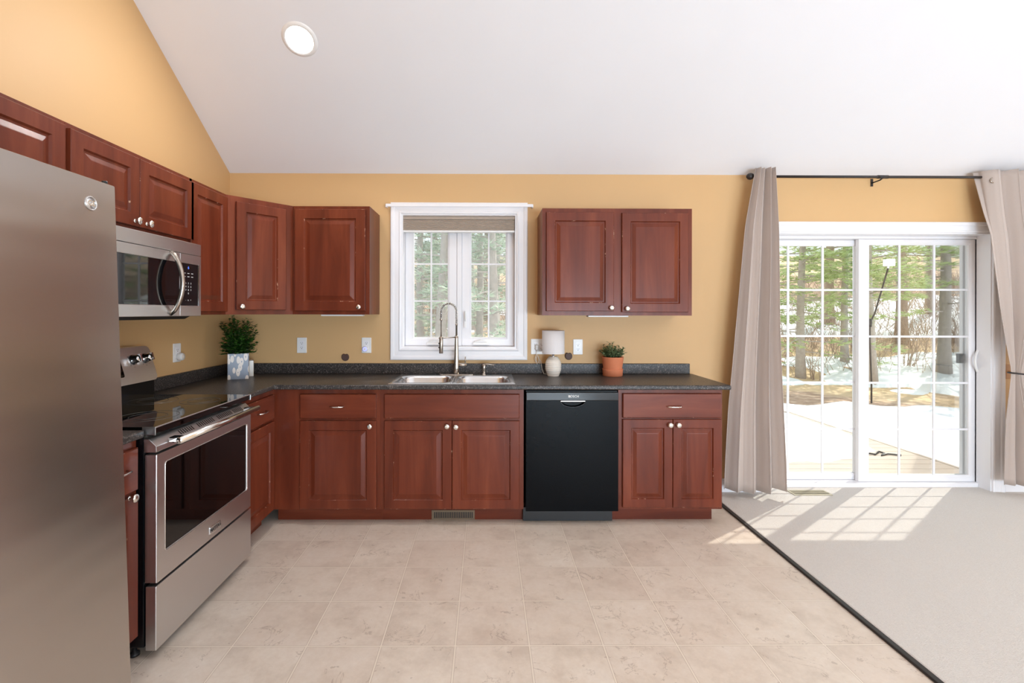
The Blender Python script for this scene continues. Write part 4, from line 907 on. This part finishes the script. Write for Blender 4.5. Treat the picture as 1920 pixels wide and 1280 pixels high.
b = MB(); za = pY(845, 632.5, 3.52).z; b.tube([(fx_, FYc, zc-0.012), (hx0, hy0_, za-0.002)], 0.0042, 8); b.tube([(hx0+0.017*math.cos(q), hy0_+0.017*math.sin(q), za-0.002) for q in [2*PI*k/20 for k in range(20)]], 0.0035, 6, closed=True); b.build('docking_arm', 'brushed_nickel', r)
zl = pY(870, 683.5, FYc).z; xe = pY(875.5, 683, FYc).x
b = MB(); b.tube([(fx_, FYc, zl), (xe, FYc-0.006, zl)], 0.0125, 16); vb = b.build('valve_body', 'brushed_nickel', r)
b = MB(); xl_ = pY(872.3, 670, FYc).x; b.tube([(xl_, FYc-0.005, zl+0.008), (xl_+0.001, FYc-0.007, pY(872, 668, FYc).z)], 0.0042, 8); b.build('lever', 'brushed_nickel', vb)
# soap dispenser
sxp = pY(907.5, 690, 3.53).x
r = thing('soap_dispenser', 'small brushed nickel soap dispenser pump beside the faucet', 'soap dispenser', (sxp, 3.53, zt))
b = MB(); b.lathe([(0.018, zt), (0.018, zt+0.004), (0.011, zt+0.008), (0.0105, zt+0.030), (0.0135, zt+0.036), (0.012, zt+0.072), (0.0095, zt+0.078), (0.0001, zt+0.079)], (sxp, 3.53, 0), 20, caps=False); b.build('pump', 'brushed_nickel', r)
b = MB(); zz = zt+0.074; b.tube([(sxp-0.005, 3.53, zz), (sxp+0.03, 3.525, zz+0.004), (pY(927, 682, 3.53).x, 3.52, zz-0.001)], [0.0062, 0.0052, 0.0045], 10); b.build('spout', 'brushed_nickel', r)

# ------------------------------------------------------------------ outlets
def outlet(M, label, gangs=1, extra=None, duplex=True):
    r = thing('wall_outlet', label, 'outlet', M.translation)
    w_, h_ = 0.072 + 0.046*(gangs-1), 0.116
    b = MB(); b.M = M; L_ = rrect(-w_/2, w_/2, -h_/2, h_/2, 0.004, 3)
    b.loops([[(x, 0.0004, z) for x, z in L_], [(x, 0.004, z) for x, z in L_], [(x*0.94, 0.006, z*0.96) for x, z in L_]]); b.build('cover_plate', 'white_plastic', r)
    for g in range(gangs):
        cx0 = (g-(gangs-1)/2)*0.046
        b = MB(); b.M = M; L_ = rrect(cx0-0.0165, cx0+0.0165, -0.033, 0.033, 0.002, 2); b.loops([[(x, 0.0055, z) for x, z in L_], [(x, 0.0075, z) for x, z in L_]]); rc = b.build('receptacle', 'white_vinyl', r)
        b = MB(); b.M = M
        for zc_ in (0.017, -0.017):
            b.box(cx0-0.0075, cx0-0.0055, 0.0074, 0.0079, zc_-0.002, zc_+0.006); b.box(cx0+0.0055, cx0+0.0075, 0.0074, 0.0079, zc_-0.002, zc_+0.006); b.lathe([(0.0028, 0), (0.0028, 0.0005), (0.0001, 0.0005)], (cx0, 0.0074, zc_-0.008), 10, axis=(0, 1, 0), caps=False)
        b.build('slots', 'slot_dark', rc)
    return r
def bwall(u, v): p = pY(u, v, BW); return frame((p.x, BW, p.z), (1, 0, 0), (0, -1, 0))
outlet(bwall(566.3, 647), 'white duplex outlet on the back wall under the left wall cabinet')
outlet(bwall(687.3, 647), 'white outlet left of the window with a glowing blue night light plugged in')
outlet(bwall(1010, 649.5), 'white double outlet plate right of the window, partly behind the lamp shade', gangs=2)
outlet(bwall(1083.4, 650), 'white duplex outlet between the lamp and the terracotta plant')
pl = pX(330.8, 661, LW); outlet(frame((LW, pl.y, pl.z), (0, 1, 0), (1, 0, 0)), 'white outlet on the left wall above the counter by the range')
# night light and round plug
p = pY(685, 654, BW-0.01)
r = thing('night_light', 'small round night light glowing blue, plugged into the outlet left of the window', 'night light', (p.x, BW-0.008, p.z))
b = MB(); b.lathe([(0.0001, 0), (0.019, 0), (0.020, 0.012), (0.017, 0.018), (0.0001, 0.019)], (p.x, BW-0.0085, p.z), 28, axis=(0, -1, 0), caps=False); b.build('housing', 'white_plastic', r)
b = MB(); b.lathe([(0.010, 0), (0.013, 0.0015), (0.017, 0.0005), (0.017, -0.001), (0.010, -0.001)], (p.x, BW-0.0275, p.z), 28, axis=(0, -1, 0), caps=False); b.build('glow_ring', 'night_light_glow', r)
p = pX(335, 668.5, LW+0.01)
r = thing('plug_in_sensor', 'round white device plugged into the lower socket of the left wall outlet', 'plug-in device', (LW+0.008, p.y, p.z))
b = MB(); b.lathe([(0.0001, 0), (0.022, 0), (0.024, 0.008), (0.024, 0.022), (0.020, 0.030), (0.0001, 0.032)], (LW+0.0085, p.y, p.z), 28, axis=(1, 0, 0), caps=False); b.build('housing', 'white_plastic', r)
b = MB(); b.lathe([(0.016, 0.0), (0.014, 0.003), (0.0001, 0.004)], (LW+0.0395, p.y, p.z), 24, axis=(1, 0, 0), caps=False); b.build('lens', 'ceramic_cream', r)
# brown trinkets on the wall
for u, v, lab in ((647.8, 669, 'small dark brown apple shaped wall piece left of the window'), (1065.8, 667, 'small dark brown apple shaped wall piece right of the lamp')):
    p = pY(u, v, BW); b = MB(); L_ = []
    for k in range(36):
        a = 2*PI*k/36; rr = 0.028*(1-0.30*math.exp(-((a-PI/2)/0.36)**2)-0.06*math.cos(2*a-0.4)); L_.append((p.x+rr*math.cos(a)*1.04, p.z+rr*math.sin(a)))
    b.loops([[(x, BW-0.0005, z) for x, z in L_], [(x, BW-0.009, z) for x, z in L_], [(p.x+(x-p.x)*0.85, BW-0.014, p.z+(z-p.z)*0.85) for x, z in L_]], smooth=False)
    tag(b.build('wall_ornament', 'brown_wood_trinket', origin=(p.x, BW, p.z)), lab, 'ornament')

# ------------------------------------------------------------------ table lamp
lp_ = pY(1037.3, 700, 3.50); LXc, LYc = lp_.x, 3.50
r = thing('table_lamp', 'small table lamp with white drum shade and cream ribbed ceramic base', 'lamp', (LXc, LYc, CT))
zb1_ = 1.048
b = MB(); prof = [(0.040, CT+0.0005), (0.043, CT+0.006)]
BT = [(0, 0.043), (0.1, 0.0485), (0.3, 0.0565), (0.5, 0.0585), (0.7, 0.0565), (0.84, 0.050), (0.94, 0.041), (1.0, 0.035)]
for k in range(61):
    s_ = k/60; z = CT+0.006+(zb1_-CT-0.012)*s_
    for (fa, ra_), (fb, rb_) in zip(BT, BT[1:]):
        if fa <= s_ <= fb: u_ = (s_-fa)/(fb-fa); rr = ra_+(rb_-ra_)*u_
    rr += 0.0009*math.sin(s_*2*PI*9) if s_ < 0.75 else 0; prof.append((rr, z))
prof += [(0.034, zb1_-0.003), (0.030, zb1_), (0.0001, zb1_)]
b.lathe(prof, (LXc, LYc, 0), 40, caps=False); b.lathe([(0.0001, 0), (0.040, 0)], (LXc, LYc, CT+0.0005), 40, caps=False); b.build('base', 'ceramic_cream', r)
b = MB(); b.lathe([(0.009, zb1_), (0.009, zb1_+0.012), (0.006, zb1_+0.014), (0.006, zb1_+0.04), (0.013, zb1_+0.04), (0.013, zb1_+0.075), (0.0001, zb1_+0.075)], (LXc, LYc, 0), 16, caps=False); b.build('stem', 'chrome', r)
z0_, z1_ = pY(1037, 664, 3.50).z+0.006, pY(1037, 619.5, 3.50).z
b = MB(); b.lathe([(0.0812, z0_), (0.0812, z1_), (0.0795, z1_), (0.0795, z0_), (0.0812, z0_)], (LXc, LYc, 0), 56, caps=False)
shd = b.build('lamp_shade', 'shade_cloth', r)
b = MB()
for an in (0, 2*PI/3, 4*PI/3): b.tube([(LXc+0.012*math.cos(an), LYc+0.012*math.sin(an), z0_+0.02), (LXc+0.079*math.cos(an), LYc+0.079*math.sin(an), z0_+0.012)], 0.0014, 6)
b.build('shade_spider', 'chrome', shd)
po = pY(1006.5, 650, BW-0.01)
b = MB(); b.box(po.x-0.014, po.x+0.012, BW-0.032, BW-0.0082, po.z-0.024, po.z+0.016); pg = b.build('plug', 'clear_plug_plastic', r, bevel=0.004)
q1_ = pY(1006, 664, 3.60); q2_ = pY(1008.5, 683, 3.60)
b = MB(); b.tube([(po.x, BW-0.025, po.z-0.02), (q1_.x, 3.60, q1_.z), (q1_.x-0.012, 3.60, (q1_.z+q2_.z)/2), (q2_.x-0.004, 3.60, q2_.z), (q2_.x+0.010, 3.60, (q1_.z*0.4+q2_.z*0.6)), (q1_.x+0.004, 3.60, q1_.z-0.002), (q1_.x-0.004, 3.60, q1_.z-0.01), (q2_.x-0.010, 3.595, q2_.z+0.02), (q2_.x+0.012, 3.594, q2_.z+0.006), (q1_.x+0.012, 3.60, q1_.z-0.014), (q1_.x+0.03, 3.59, q1_.z-0.05), (LXc-0.07, 3.59, 0.94), (LXc-0.06, 3.57, CT+0.006), (LXc-0.03, LYc+0.035, CT+0.008)], 0.0021, 7)
b.build('power_cord', 'ceramic_cream', r)

# ------------------------------------------------------------------ plants
def leaf(b, p, d, up, ln, wd, mi=0):
    d = d.normalized(); s = d.cross(up); s = s.normalized() if s.length > 1e-5 else d.orthogonal().normalized(); n = s.cross(d)
    b.add([p, p+d*ln*0.45+s*wd*0.5+n*ln*0.06, p+d*ln-n*ln*0.05, p+d*ln*0.45-s*wd*0.5+n*ln*0.06], [(0, 1, 2), (0, 2, 3)], mi)
pp = pY(1151, 703.5, 3.47); PX, PY_ = pp.x, 3.505
r = thing('potted_plant', 'terracotta pot on a saucer with a low leafy green plant', 'plant', (PX, PY_, CT))
b = MB(); b.lathe([(0.0001, CT+0.0005), (0.068, CT+0.0005), (0.071, CT+0.004), (0.073, CT+0.045), (0.075, CT+0.052), (0.070, CT+0.052), (0.067, CT+0.046), (0.066, CT+0.006), (0.0001, CT+0.006)], (PX, PY_, 0), 44, caps=False); b.build('saucer', 'terracotta', r)
b = MB(); b.lathe([(0.0001, CT+0.0065), (0.060, CT+0.0065), (0.064, CT+0.03), (0.0785, CT+0.137), (0.079, CT+0.14), (0.074, CT+0.14), (0.071, CT+0.125), (0.0001, CT+0.125)], (PX, PY_, 0), 44, caps=False); b.build('pot', 'terracotta', r)
b = MB(); b.lathe([(0.0001, 0.006), (0.069, 0.002), (0.070, 0.0)], (PX, PY_, CT+0.126), 28, caps=False); b.build('soil', 'soil', r)
b = MB(); bs = MB()
for k in range(80):
    an = R.uniform(0, 2*PI); r0 = R.uniform(0, 0.045); out = R.uniform(0.2, 1.0); hgt = R.uniform(0.035, 0.085)*(1.25-0.5*out) + (0.045 if k % 9 == 0 else 0)
    p = Vector((PX+r0*math.cos(an), PY_+r0*math.sin(an), CT+0.128)); dirv = Vector((math.cos(an)*out, math.sin(an)*out, 1.1)).normalized()
    tip = p+dirv*hgt+Vector((math.cos(an), math.sin(an), 0))*0.03*out
    if tip.y > BW-0.03: tip.y = BW-0.03
    bs.tube([p, (p+tip)/2, tip], 0.0014, 5)
    for q in range(9):
        f = 0.25+0.75*q/8; c = p.lerp(tip, f); a2 = q*2.4+k; leaf(b, c, Vector((math.cos(a2), math.sin(a2), 0.55)), Vector((0, 0, 1)), R.uniform(0.020, 0.030), R.uniform(0.013, 0.018))
b.build('foliage', 'succulent_leaf', r, recalc=False); bs.build('stems', 'stem_green', r)
# left planter
c = pY(446.5, 711, 3.31); PX2, PYF = c.x, pZ(446, 711, CT).y
w2 = 0.131; h2 = 0.176
r = thing('potted_plant', 'bushy dark green plant in a square grey planter printed with pale leaves', 'plant', (pZ(446.5, 711, CT).x, PYF+w2/2, CT))
cx2 = pZ(446.5, 711, CT).x
AG = math.radians(25); bk_ = Vector((-math.sin(AG), math.cos(AG), 0)); rt_ = Vector((math.cos(AG), math.sin(AG), 0))
ctr = Vector((cx2, PYF, 0))+bk_*(w2/2); cx2, PYF = ctr.x, ctr.y-w2/2      # turned to face the room
MP = Matrix.Translation(ctr) @ Matrix.Rotation(AG, 4, 'Z') @ Matrix.Translation(-ctr)
b = MB(); b.M = MP; L0 = rrect(cx2-w2/2, cx2+w2/2, PYF, PYF+w2, 0.004, 3); L1_ = rrect(cx2-w2/2+0.006, cx2+w2/2-0.006, PYF+0.006, PYF+w2-0.006, 0.003, 3)
zc0, zc1 = CT+0.0005, CT+h2
b.loops([[(x, y, zc0) for x, y in L0], [(x, y, zc1) for x, y in L0], [(x, y, zc1) for x, y in L1_], [(x, y, zc1-0.02) for x, y in L1_]]); b.build('planter', 'leaf_print_ceramic', r)
b = MB(); bs = MB(); N_ = 130
for k in range(N_):
    an = R.uniform(0, 2*PI); out = R.uniform(0.0, 1.0)**0.7; hh = R.uniform(0.03, 0.265)*(1.08-0.30*out)
    p = Vector((cx2+R.uniform(-0.03, 0.03), PYF+w2/2+R.uniform(-0.03, 0.03), zc1-0.02))
    rr_ = (0.03+0.095*out); tip = Vector((cx2+rr_*math.cos(an), PYF+w2/2+rr_*math.sin(an)*0.85, zc1+hh))
    tip.x = max(LW+0.02, tip.x)
    if k % 4 == 0: tip.z = zc1+R.uniform(-0.01, 0.06); 
    mid_ = Vector((p.x*0.55+tip.x*0.45, p.y*0.55+tip.y*0.45, (p.z+tip.z)/2+0.01)); bs.tube([p, mid_, tip], 0.0013, 5)
    for q in range(20):
        f = 0.22+0.78*q/19; c_ = (p.lerp(mid_, f*2) if f < 0.5 else mid_.lerp(tip, f*2-1)); a2 = q*2.4+k; dv = Vector((math.cos(a2), math.sin(a2), R.uniform(-0.1, 0.8)))
        leaf(b, c_+dv*0.003, dv, Vector((0, 0, 1)), R.uniform(0.018, 0.028), R.uniform(0.018, 0.026))
        if q % 2: leaf(b, c_-dv*0.003, -dv+Vector((0, 0, 0.6)), Vector((0, 0, 1)), R.uniform(0.016, 0.025), R.uniform(0.016, 0.024))
b.build('foliage', 'boxwood_leaf', r, recalc=False); bs.build('stems', 'stem_green', r)
pc = ctr+bk_*0.112+rt_*0.056; MQ = Matrix.Translation(pc) @ Matrix.Rotation(AG, 4, 'Z')
b = MB(); b.M = MQ; L0 = rrect(-0.0375, 0.0375, -0.0375, 0.0375, 0.004, 3); L1_ = rrect(-0.033, 0.033, -0.033, 0.033, 0.003, 3)
b.loops([[(x, y, CT+0.0005) for x, y in L0], [(x, y, CT+0.112) for x, y in L0], [(x, y, CT+0.112) for x, y in L1_], [(x, y, CT+0.02) for x, y in L1_]])
tag(b.build('flower_pot', 'ceramic_cream', origin=(pc.x, pc.y, CT)), 'small plain cream square pot tucked behind the printed planter', 'pot')

#EXTERIOR
# ------------------------------------------------------------------ outdoors: deck, snow, ground, trees
DZ = -0.10
DX1 = 4.5
def fbm(x, y, s, o=4): return noise.fractal(Vector((x*s, y*s, 3.1)), 1.0, 2.0, o)
def ground_z(x, y):
    base = -0.62
    h = base+0.05*fbm(x, y, 0.25)
    if y > 12.5: h += 0.19*(y-12.5)+0.30*fbm(x, y, 0.12)*min(1, (y-12.5)/6)
    return h
def snow_d(x, y):
    """snow depth above the bare ground; below zero the ground shows"""
    n = fbm(x, y, 0.45, 5)
    rt = min(1, max(0, (x-9.0)/3.0))
    if y < 9.6: d = 0.14
    elif y < 12.8: d = (-0.16 if x < 11.2 else 0.02)+0.10*rt - (0.0 if 10 < y < 12.6 else -0.12)
    elif y < 15.5: d = 0.03+0.12*rt
    elif y < 18.5: d = -0.12+0.02*rt
    elif y < 27: d = -0.05+0.17*rt
    else: d = -0.16
    return d + 0.16*n
def grid(name, mat, x0, x1, y0, y1, fn, nx, ny, powy=1.0, solid=False):
    vs = []; 
    for j in range(ny+1):
        y = y0+(y1-y0)*(j/ny)**powy
        for i in range(nx+1): x = x0+(x1-x0)*i/nx; vs.append((x, y, fn(x, y)))
    fs = [(j*(nx+1)+i, j*(nx+1)+i+1, (j+1)*(nx+1)+i+1, (j+1)*(nx+1)+i) for j in range(ny) for i in range(nx)]
    b = MB(); b.add(vs, fs, 0, True); return b.build(name, mat, recalc=False)
o = grid('ground', 'leaf_litter', -22, 62, 3.8, 60, ground_z, 130, 130, 1.5); o['kind'] = 'structure'
o = grid('snow_on_ground', 'snow', -14, 50, 3.85, 30, lambda x, y: ground_z(x, y)+snow_d(x, y), 260, 220, 1.2)
tag(o, 'white melting snow lying over the yard and the wooded slope', 'snow', kind='stuff')
# deck
r = thing('deck', 'weathered wooden deck boards outside the glass door', 'deck', (3.2, 5.4, DZ))
b = MB(); y = 3.80; k = 0
while y < 7.05: b.box(-0.6, DX1-0.03, y, y+0.135, DZ-0.03, DZ); y += 0.141
b.build('boards', 'deck_board', r)
b = MB(); b.box(DX1-0.03, DX1+0.01, 3.80, 7.1, DZ-0.25, DZ+0.004); b.box(-0.6, DX1-0.03, 7.06, 7.1, DZ-0.25, DZ); b.build('fascia', 'deck_board', r)
for xx in (0.2, 2.2, 4.3):
    for yy in (4.4, 6.9): b = MB(); b.box(xx-0.05, xx+0.05, yy-0.05, yy+0.05, -0.75, DZ-0.031); b.build('post', 'deck_board', r)
def decksnow(x, y):
    e = 4.72+0.10*fbm(x, 0, 1.3)+0.06*fbm(x, y, 3)+(0.25*max(0, min(1, (x-3.3)/0.6)))
    h = min(0.06, (y-e)*0.6); right = (DX1-0.10)-(0.06 if y > 5.6 else 0.30*(5.9-y))
    h = min(h, (right-x)*0.5, (7.08-y)*0.6)
    return DZ+max(-0.02, h+0.012*fbm(x, y, 1.5))
o = grid('snow_on_deck', 'snow', -0.58, DX1-0.04, 4.4, 7.08, decksnow, 130, 90); tag(o, 'white snow still covering most of the wooden deck', 'snow', kind='stuff')
# black cable lying on the deck
p = [pZ(u, v, DZ+0.03) for u, v in ((1600, 842), (1628, 846), (1640, 848), (1648, 843), (1658, 846), (1652, 850), (1664, 847), (1676, 848), (1690, 850))]
b = MB(); b.tube([(q.x, q.y, max(decksnow(q.x, q.y), DZ)+0.012) for q in p], 0.009, 7); tag(b.build('cable', 'black_plastic', origin=(p[0].x, p[0].y, DZ)), 'thin dark cable lying in a squiggle on the deck snow', 'cable')
# light on a leaning pole
gy_ = 10.6
p0 = pY(1634, 715, gy_); zg = ground_z(p0.x, gy_)
q1_ = pY(1631, 605, gy_); q2_ = pY(1640, 588, gy_); q3 = pY(1665, 503, gy_); q4 = pY(1667, 492, gy_)
r = thing('yard_light', 'white box lamp on a thin bent black pole in the snowy yard', 'lamp', (p0.x, gy_, zg))
b = MB(); b.tube([(p0.x, gy_, zg-0.1), p0, pY(1631, 640, gy_), q1_, q2_, q3], 0.017, 8); b.build('pole', 'black_iron', r)
b = MB(); b.lathe([(0.035, -0.09), (0.045, 0), (0.035, 0.09)], q1_, 12); b.build('clamp', 'black_plastic', r)
b = MB(); b.box(q4.x-0.085, q4.x+0.085, gy_-0.07, gy_+0.07, q4.z-0.08, q4.z+0.075); b.tube([q3, q4], 0.02, 8); b.build('lamp_head', 'white_trim', r, bevel=0.01)

def pine(x, y, h, r0, seed, label, needle='pine_needles', bark='bark_grey', zlow=1.2, nb=46, blen=2.6, tufts=26, group=None):
    rr = random.Random(seed); z0 = ground_z(x, y)-0.15
    r = thing('pine_tree', label, 'tree', (x, y, z0), group)
    b = MB(); lean = rr.uniform(-0.15, 0.15)
    pts = [(x+lean*k/7+0.03*math.sin(k+seed), y, z0+h*k/7) for k in range(8)]; b.tube(pts, [r0*(1.25 if k == 0 else 1-0.09*k) for k in range(8)], 10); b.build('trunk', bark, r)
    bb = MB(); bn = MB()
    for k in range(nb):
        z = z0+zlow+(h-zlow)*(k/nb)**0.9; an = rr.uniform(0, 2*PI); L = blen*(1.05-0.5*k/nb)*rr.uniform(0.6, 1.1)
        p = Vector((x+lean*(z-z0)/h, y, z)); d = Vector((math.cos(an), math.sin(an), rr.uniform(-0.12, 0.18)))
        P = [p+d*L*s+Vector((0, 0, -0.20*L*s*s+0.1*s*s*L)) for s in (0, 0.33, 0.66, 1)]
        bb.tube(P, [0.024, 0.016, 0.010, 0.005], 4, smooth=False)
        for q in range(tufts):
            s = 0.25+0.75*rr.random(); c = p+d*L*s+Vector((0, 0, -0.10*L*s*s)); sd_ = Vector((-d.y, d.x, 0))*rr.uniform(-1, 1)*0.42*(1.1-s*0.5); c2 = c+sd_+Vector((0, 0, rr.uniform(-0.05, 0.08)))
            for w_ in range(12):
                a3 = rr.uniform(0, 2*PI); dv = (d*0.9+Vector((math.cos(a3)*0.8, math.sin(a3)*0.8, rr.uniform(-0.25, 0.5)))).normalized(); ln = rr.uniform(0.13, 0.24); sv = dv.orthogonal().normalized()*0.012
                bn.add([c2+sv, c2-sv, c2+dv*ln], [(0, 1, 2)])
    bb.build('branches', bark, r, recalc=False); bn.build('needles', needle, r, recalc=False); return r
def px_tree(u, y): return pY(u, 600, y).x
G = 'pines at the edge of the woods'
pine(px_tree(1772, 13.5), 13.5, 7.5, 0.165, 11, 'big grey pine trunk by the right edge of the glass door, rising from the snow', zlow=2.0, blen=3.0, nb=40)
pine(px_tree(1690, 17.5), 17.5, 7.5, 0.20, 12, 'brown pine trunk seen through the middle of the sliding panel', bark='bark_brown', zlow=3.0, blen=3.4, nb=44)
pine(px_tree(1815, 17), 17, 7.5, 0.22, 13, 'dark pine trunk just right of the big grey one', bark='bark_brown', zlow=3.2, blen=3.2)
pine(px_tree(1633, 12.8), 12.8, 7, 0.13, 14, 'slim pine right behind the middle stile of the glass door', zlow=2.6, blen=2.6, nb=44)
pine(px_tree(1500, 13.6), 13.6, 7, 0.12, 15, 'pine with low pale green boughs behind the left glass panel', zlow=0.9, blen=2.6, nb=60)
pine(px_tree(1585, 15), 15, 7, 0.11, 16, 'pine with yellow green boughs between the left panel and the stile', zlow=1.6, blen=2.6, nb=56)
pine(px_tree(1555, 20), 20, 8, 0.2, 17, 'farther pine on the slope behind the left glass panel', bark='bark_brown', zlow=2.0, blen=3.4, nb=50)
pine(px_tree(1745, 22), 22, 9, 0.2, 18, 'farther pine high on the slope behind the sliding panel', bark='bark_brown', zlow=2.6, blen=3.6, nb=50)
pine(px_tree(1440, 16), 16, 8, 0.2, 19, 'pine hidden mostly by the left curtain', zlow=1.2, blen=3)
wx = [(792, 11.5, 0.10, 21, 'slender pine in the left half of the left kitchen window sash'), (826, 9.8, 0.14, 22, 'pale pine trunk close to the right side of the left kitchen window sash'),
      (848, 13, 0.16, 23, 'pine behind the kitchen window mullion'), (896, 10.8, 0.10, 24, 'dense green pine in the left half of the right kitchen window sash'),
      (925, 9.6, 0.13, 25, 'dense dark pine filling the right half of the right kitchen window sash'), (760, 12, 0.14, 26, 'pine at the left edge of the kitchen window view'),
      (955, 13.5, 0.15, 27, 'pine at the right edge of the kitchen window view')]
for u, y, r0, sd2, lab in wx: pine(px_tree(u, y), y, 6.5, r0, sd2, lab, needle='dark_pine_needles', zlow=1.5, nb=44, blen=1.8, tufts=12)
for k in range(9):
    u = 765+k*24; y = 16+ (k*37 % 7)
    pine(px_tree(u, y), y, 7.0, 0.12+0.02*(k % 3), 40+k, 'tree in the woods far behind the kitchen window', needle='dark_pine_needles', bark=('bark_brown', 'bark_grey')[k % 2], zlow=2.2, nb=22, blen=2.2, tufts=9, group='trees far behind the kitchen window')
# bare shrubs and saplings
def shrub(x, y, h, seed, label, group, n=9):
    rr = random.Random(seed); z0 = ground_z(x, y)-0.02; b = MB()
    for k in range(n):
        an = rr.uniform(0, 2*PI); d = Vector((math.cos(an)*rr.uniform(0.05, 0.5), math.sin(an)*rr.uniform(0.05, 0.5), 1)); L = h*rr.uniform(0.5, 1.0); p = Vector((x+rr.uniform(-0.1, 0.1), y+rr.uniform(-0.1, 0.1), z0)); P = [p]
        for q in range(4): d = (d+Vector((rr.uniform(-0.25, 0.25), rr.uniform(-0.25, 0.25), 0))); P.append(P[-1]+d.normalized()*L/4)
        b.tube(P, [0.012, 0.010, 0.007, 0.005, 0.002], 4, smooth=False)
        for q in range(7):
            s = rr.randrange(1, 4); e = P[s]+(P[s+1]-P[s])*rr.random(); dv = Vector((rr.uniform(-1, 1), rr.uniform(-1, 1), rr.uniform(0.1, 1.0))).normalized()*L*rr.uniform(0.12, 0.35); m_ = e+dv*0.5+Vector((0, 0, 0.02)); b.tube([e, m_, e+dv], [0.005, 0.0035, 0.0015], 3, smooth=False)
    return tag(b.build('bare_shrub', 'twig_tan', recalc=False, origin=(x, y, z0)), label, 'shrub', group)
rs = random.Random(99); spots = []
where = ['low on the slope', 'halfway up the slope', 'high on the slope']
for k in range(400):
    y = rs.uniform(12.8, 23); u = rs.uniform(1450, 1830); x = px_tree(u, y)
    if len(spots) >= 22 or any((x-a)**2+(y-c)**2 < 1.1 for a, c in spots): continue
    spots.append((x, y))
    shrub(x, y, rs.uniform(0.8, 2.2), 200+k, 'leafless tan shrub on the snowy slope beyond the glass door', 'bare shrubs on the slope')
def brush(name, label, us, ys, n, h, seed):
    rr = random.Random(seed); b = MB()
    for k in range(n):
        y = ys[0]+(ys[1]-ys[0])*rr.random()**0.8; x = px_tree(rr.uniform(*us), y); z = ground_z(x, y)-0.02
        d = Vector((rr.uniform(-0.6, 0.6), rr.uniform(-0.4, 0.4), rr.uniform(0.5, 1.2))); L = h*rr.uniform(0.25, 1.0); P = [Vector((x, y, z))]
        for q in range(3): d = d+Vector((rr.uniform(-0.35, 0.35), rr.uniform(-0.3, 0.3), rr.uniform(-0.2, 0.1))); P.append(P[-1]+d.normalized()*L/3)
        r0 = rr.uniform(0.004, 0.012)*y/15; b.tube(P, [r0, r0*0.8, r0*0.6, r0*0.25], 3, smooth=False)
        e = P[2]; dv = Vector((rr.uniform(-1, 1), rr.uniform(-1, 1), rr.uniform(-0.1, 0.8))).normalized()*L*0.4; b.tube([P[1], P[1]+dv], [r0*0.6, r0*0.2], 3, smooth=False)
    return tag(b.build(name, 'twig_tan', recalc=False), label, 'brush', kind='stuff')
brush('underbrush', 'tangle of bare brown twigs covering the wooded slope beyond the glass door', (1420, 1850), (13.5, 34), 1900, 1.7, 5)
brush('underbrush', 'tangle of bare twigs in the woods behind the kitchen window', (755, 970), (11, 30), 500, 3.0, 6)
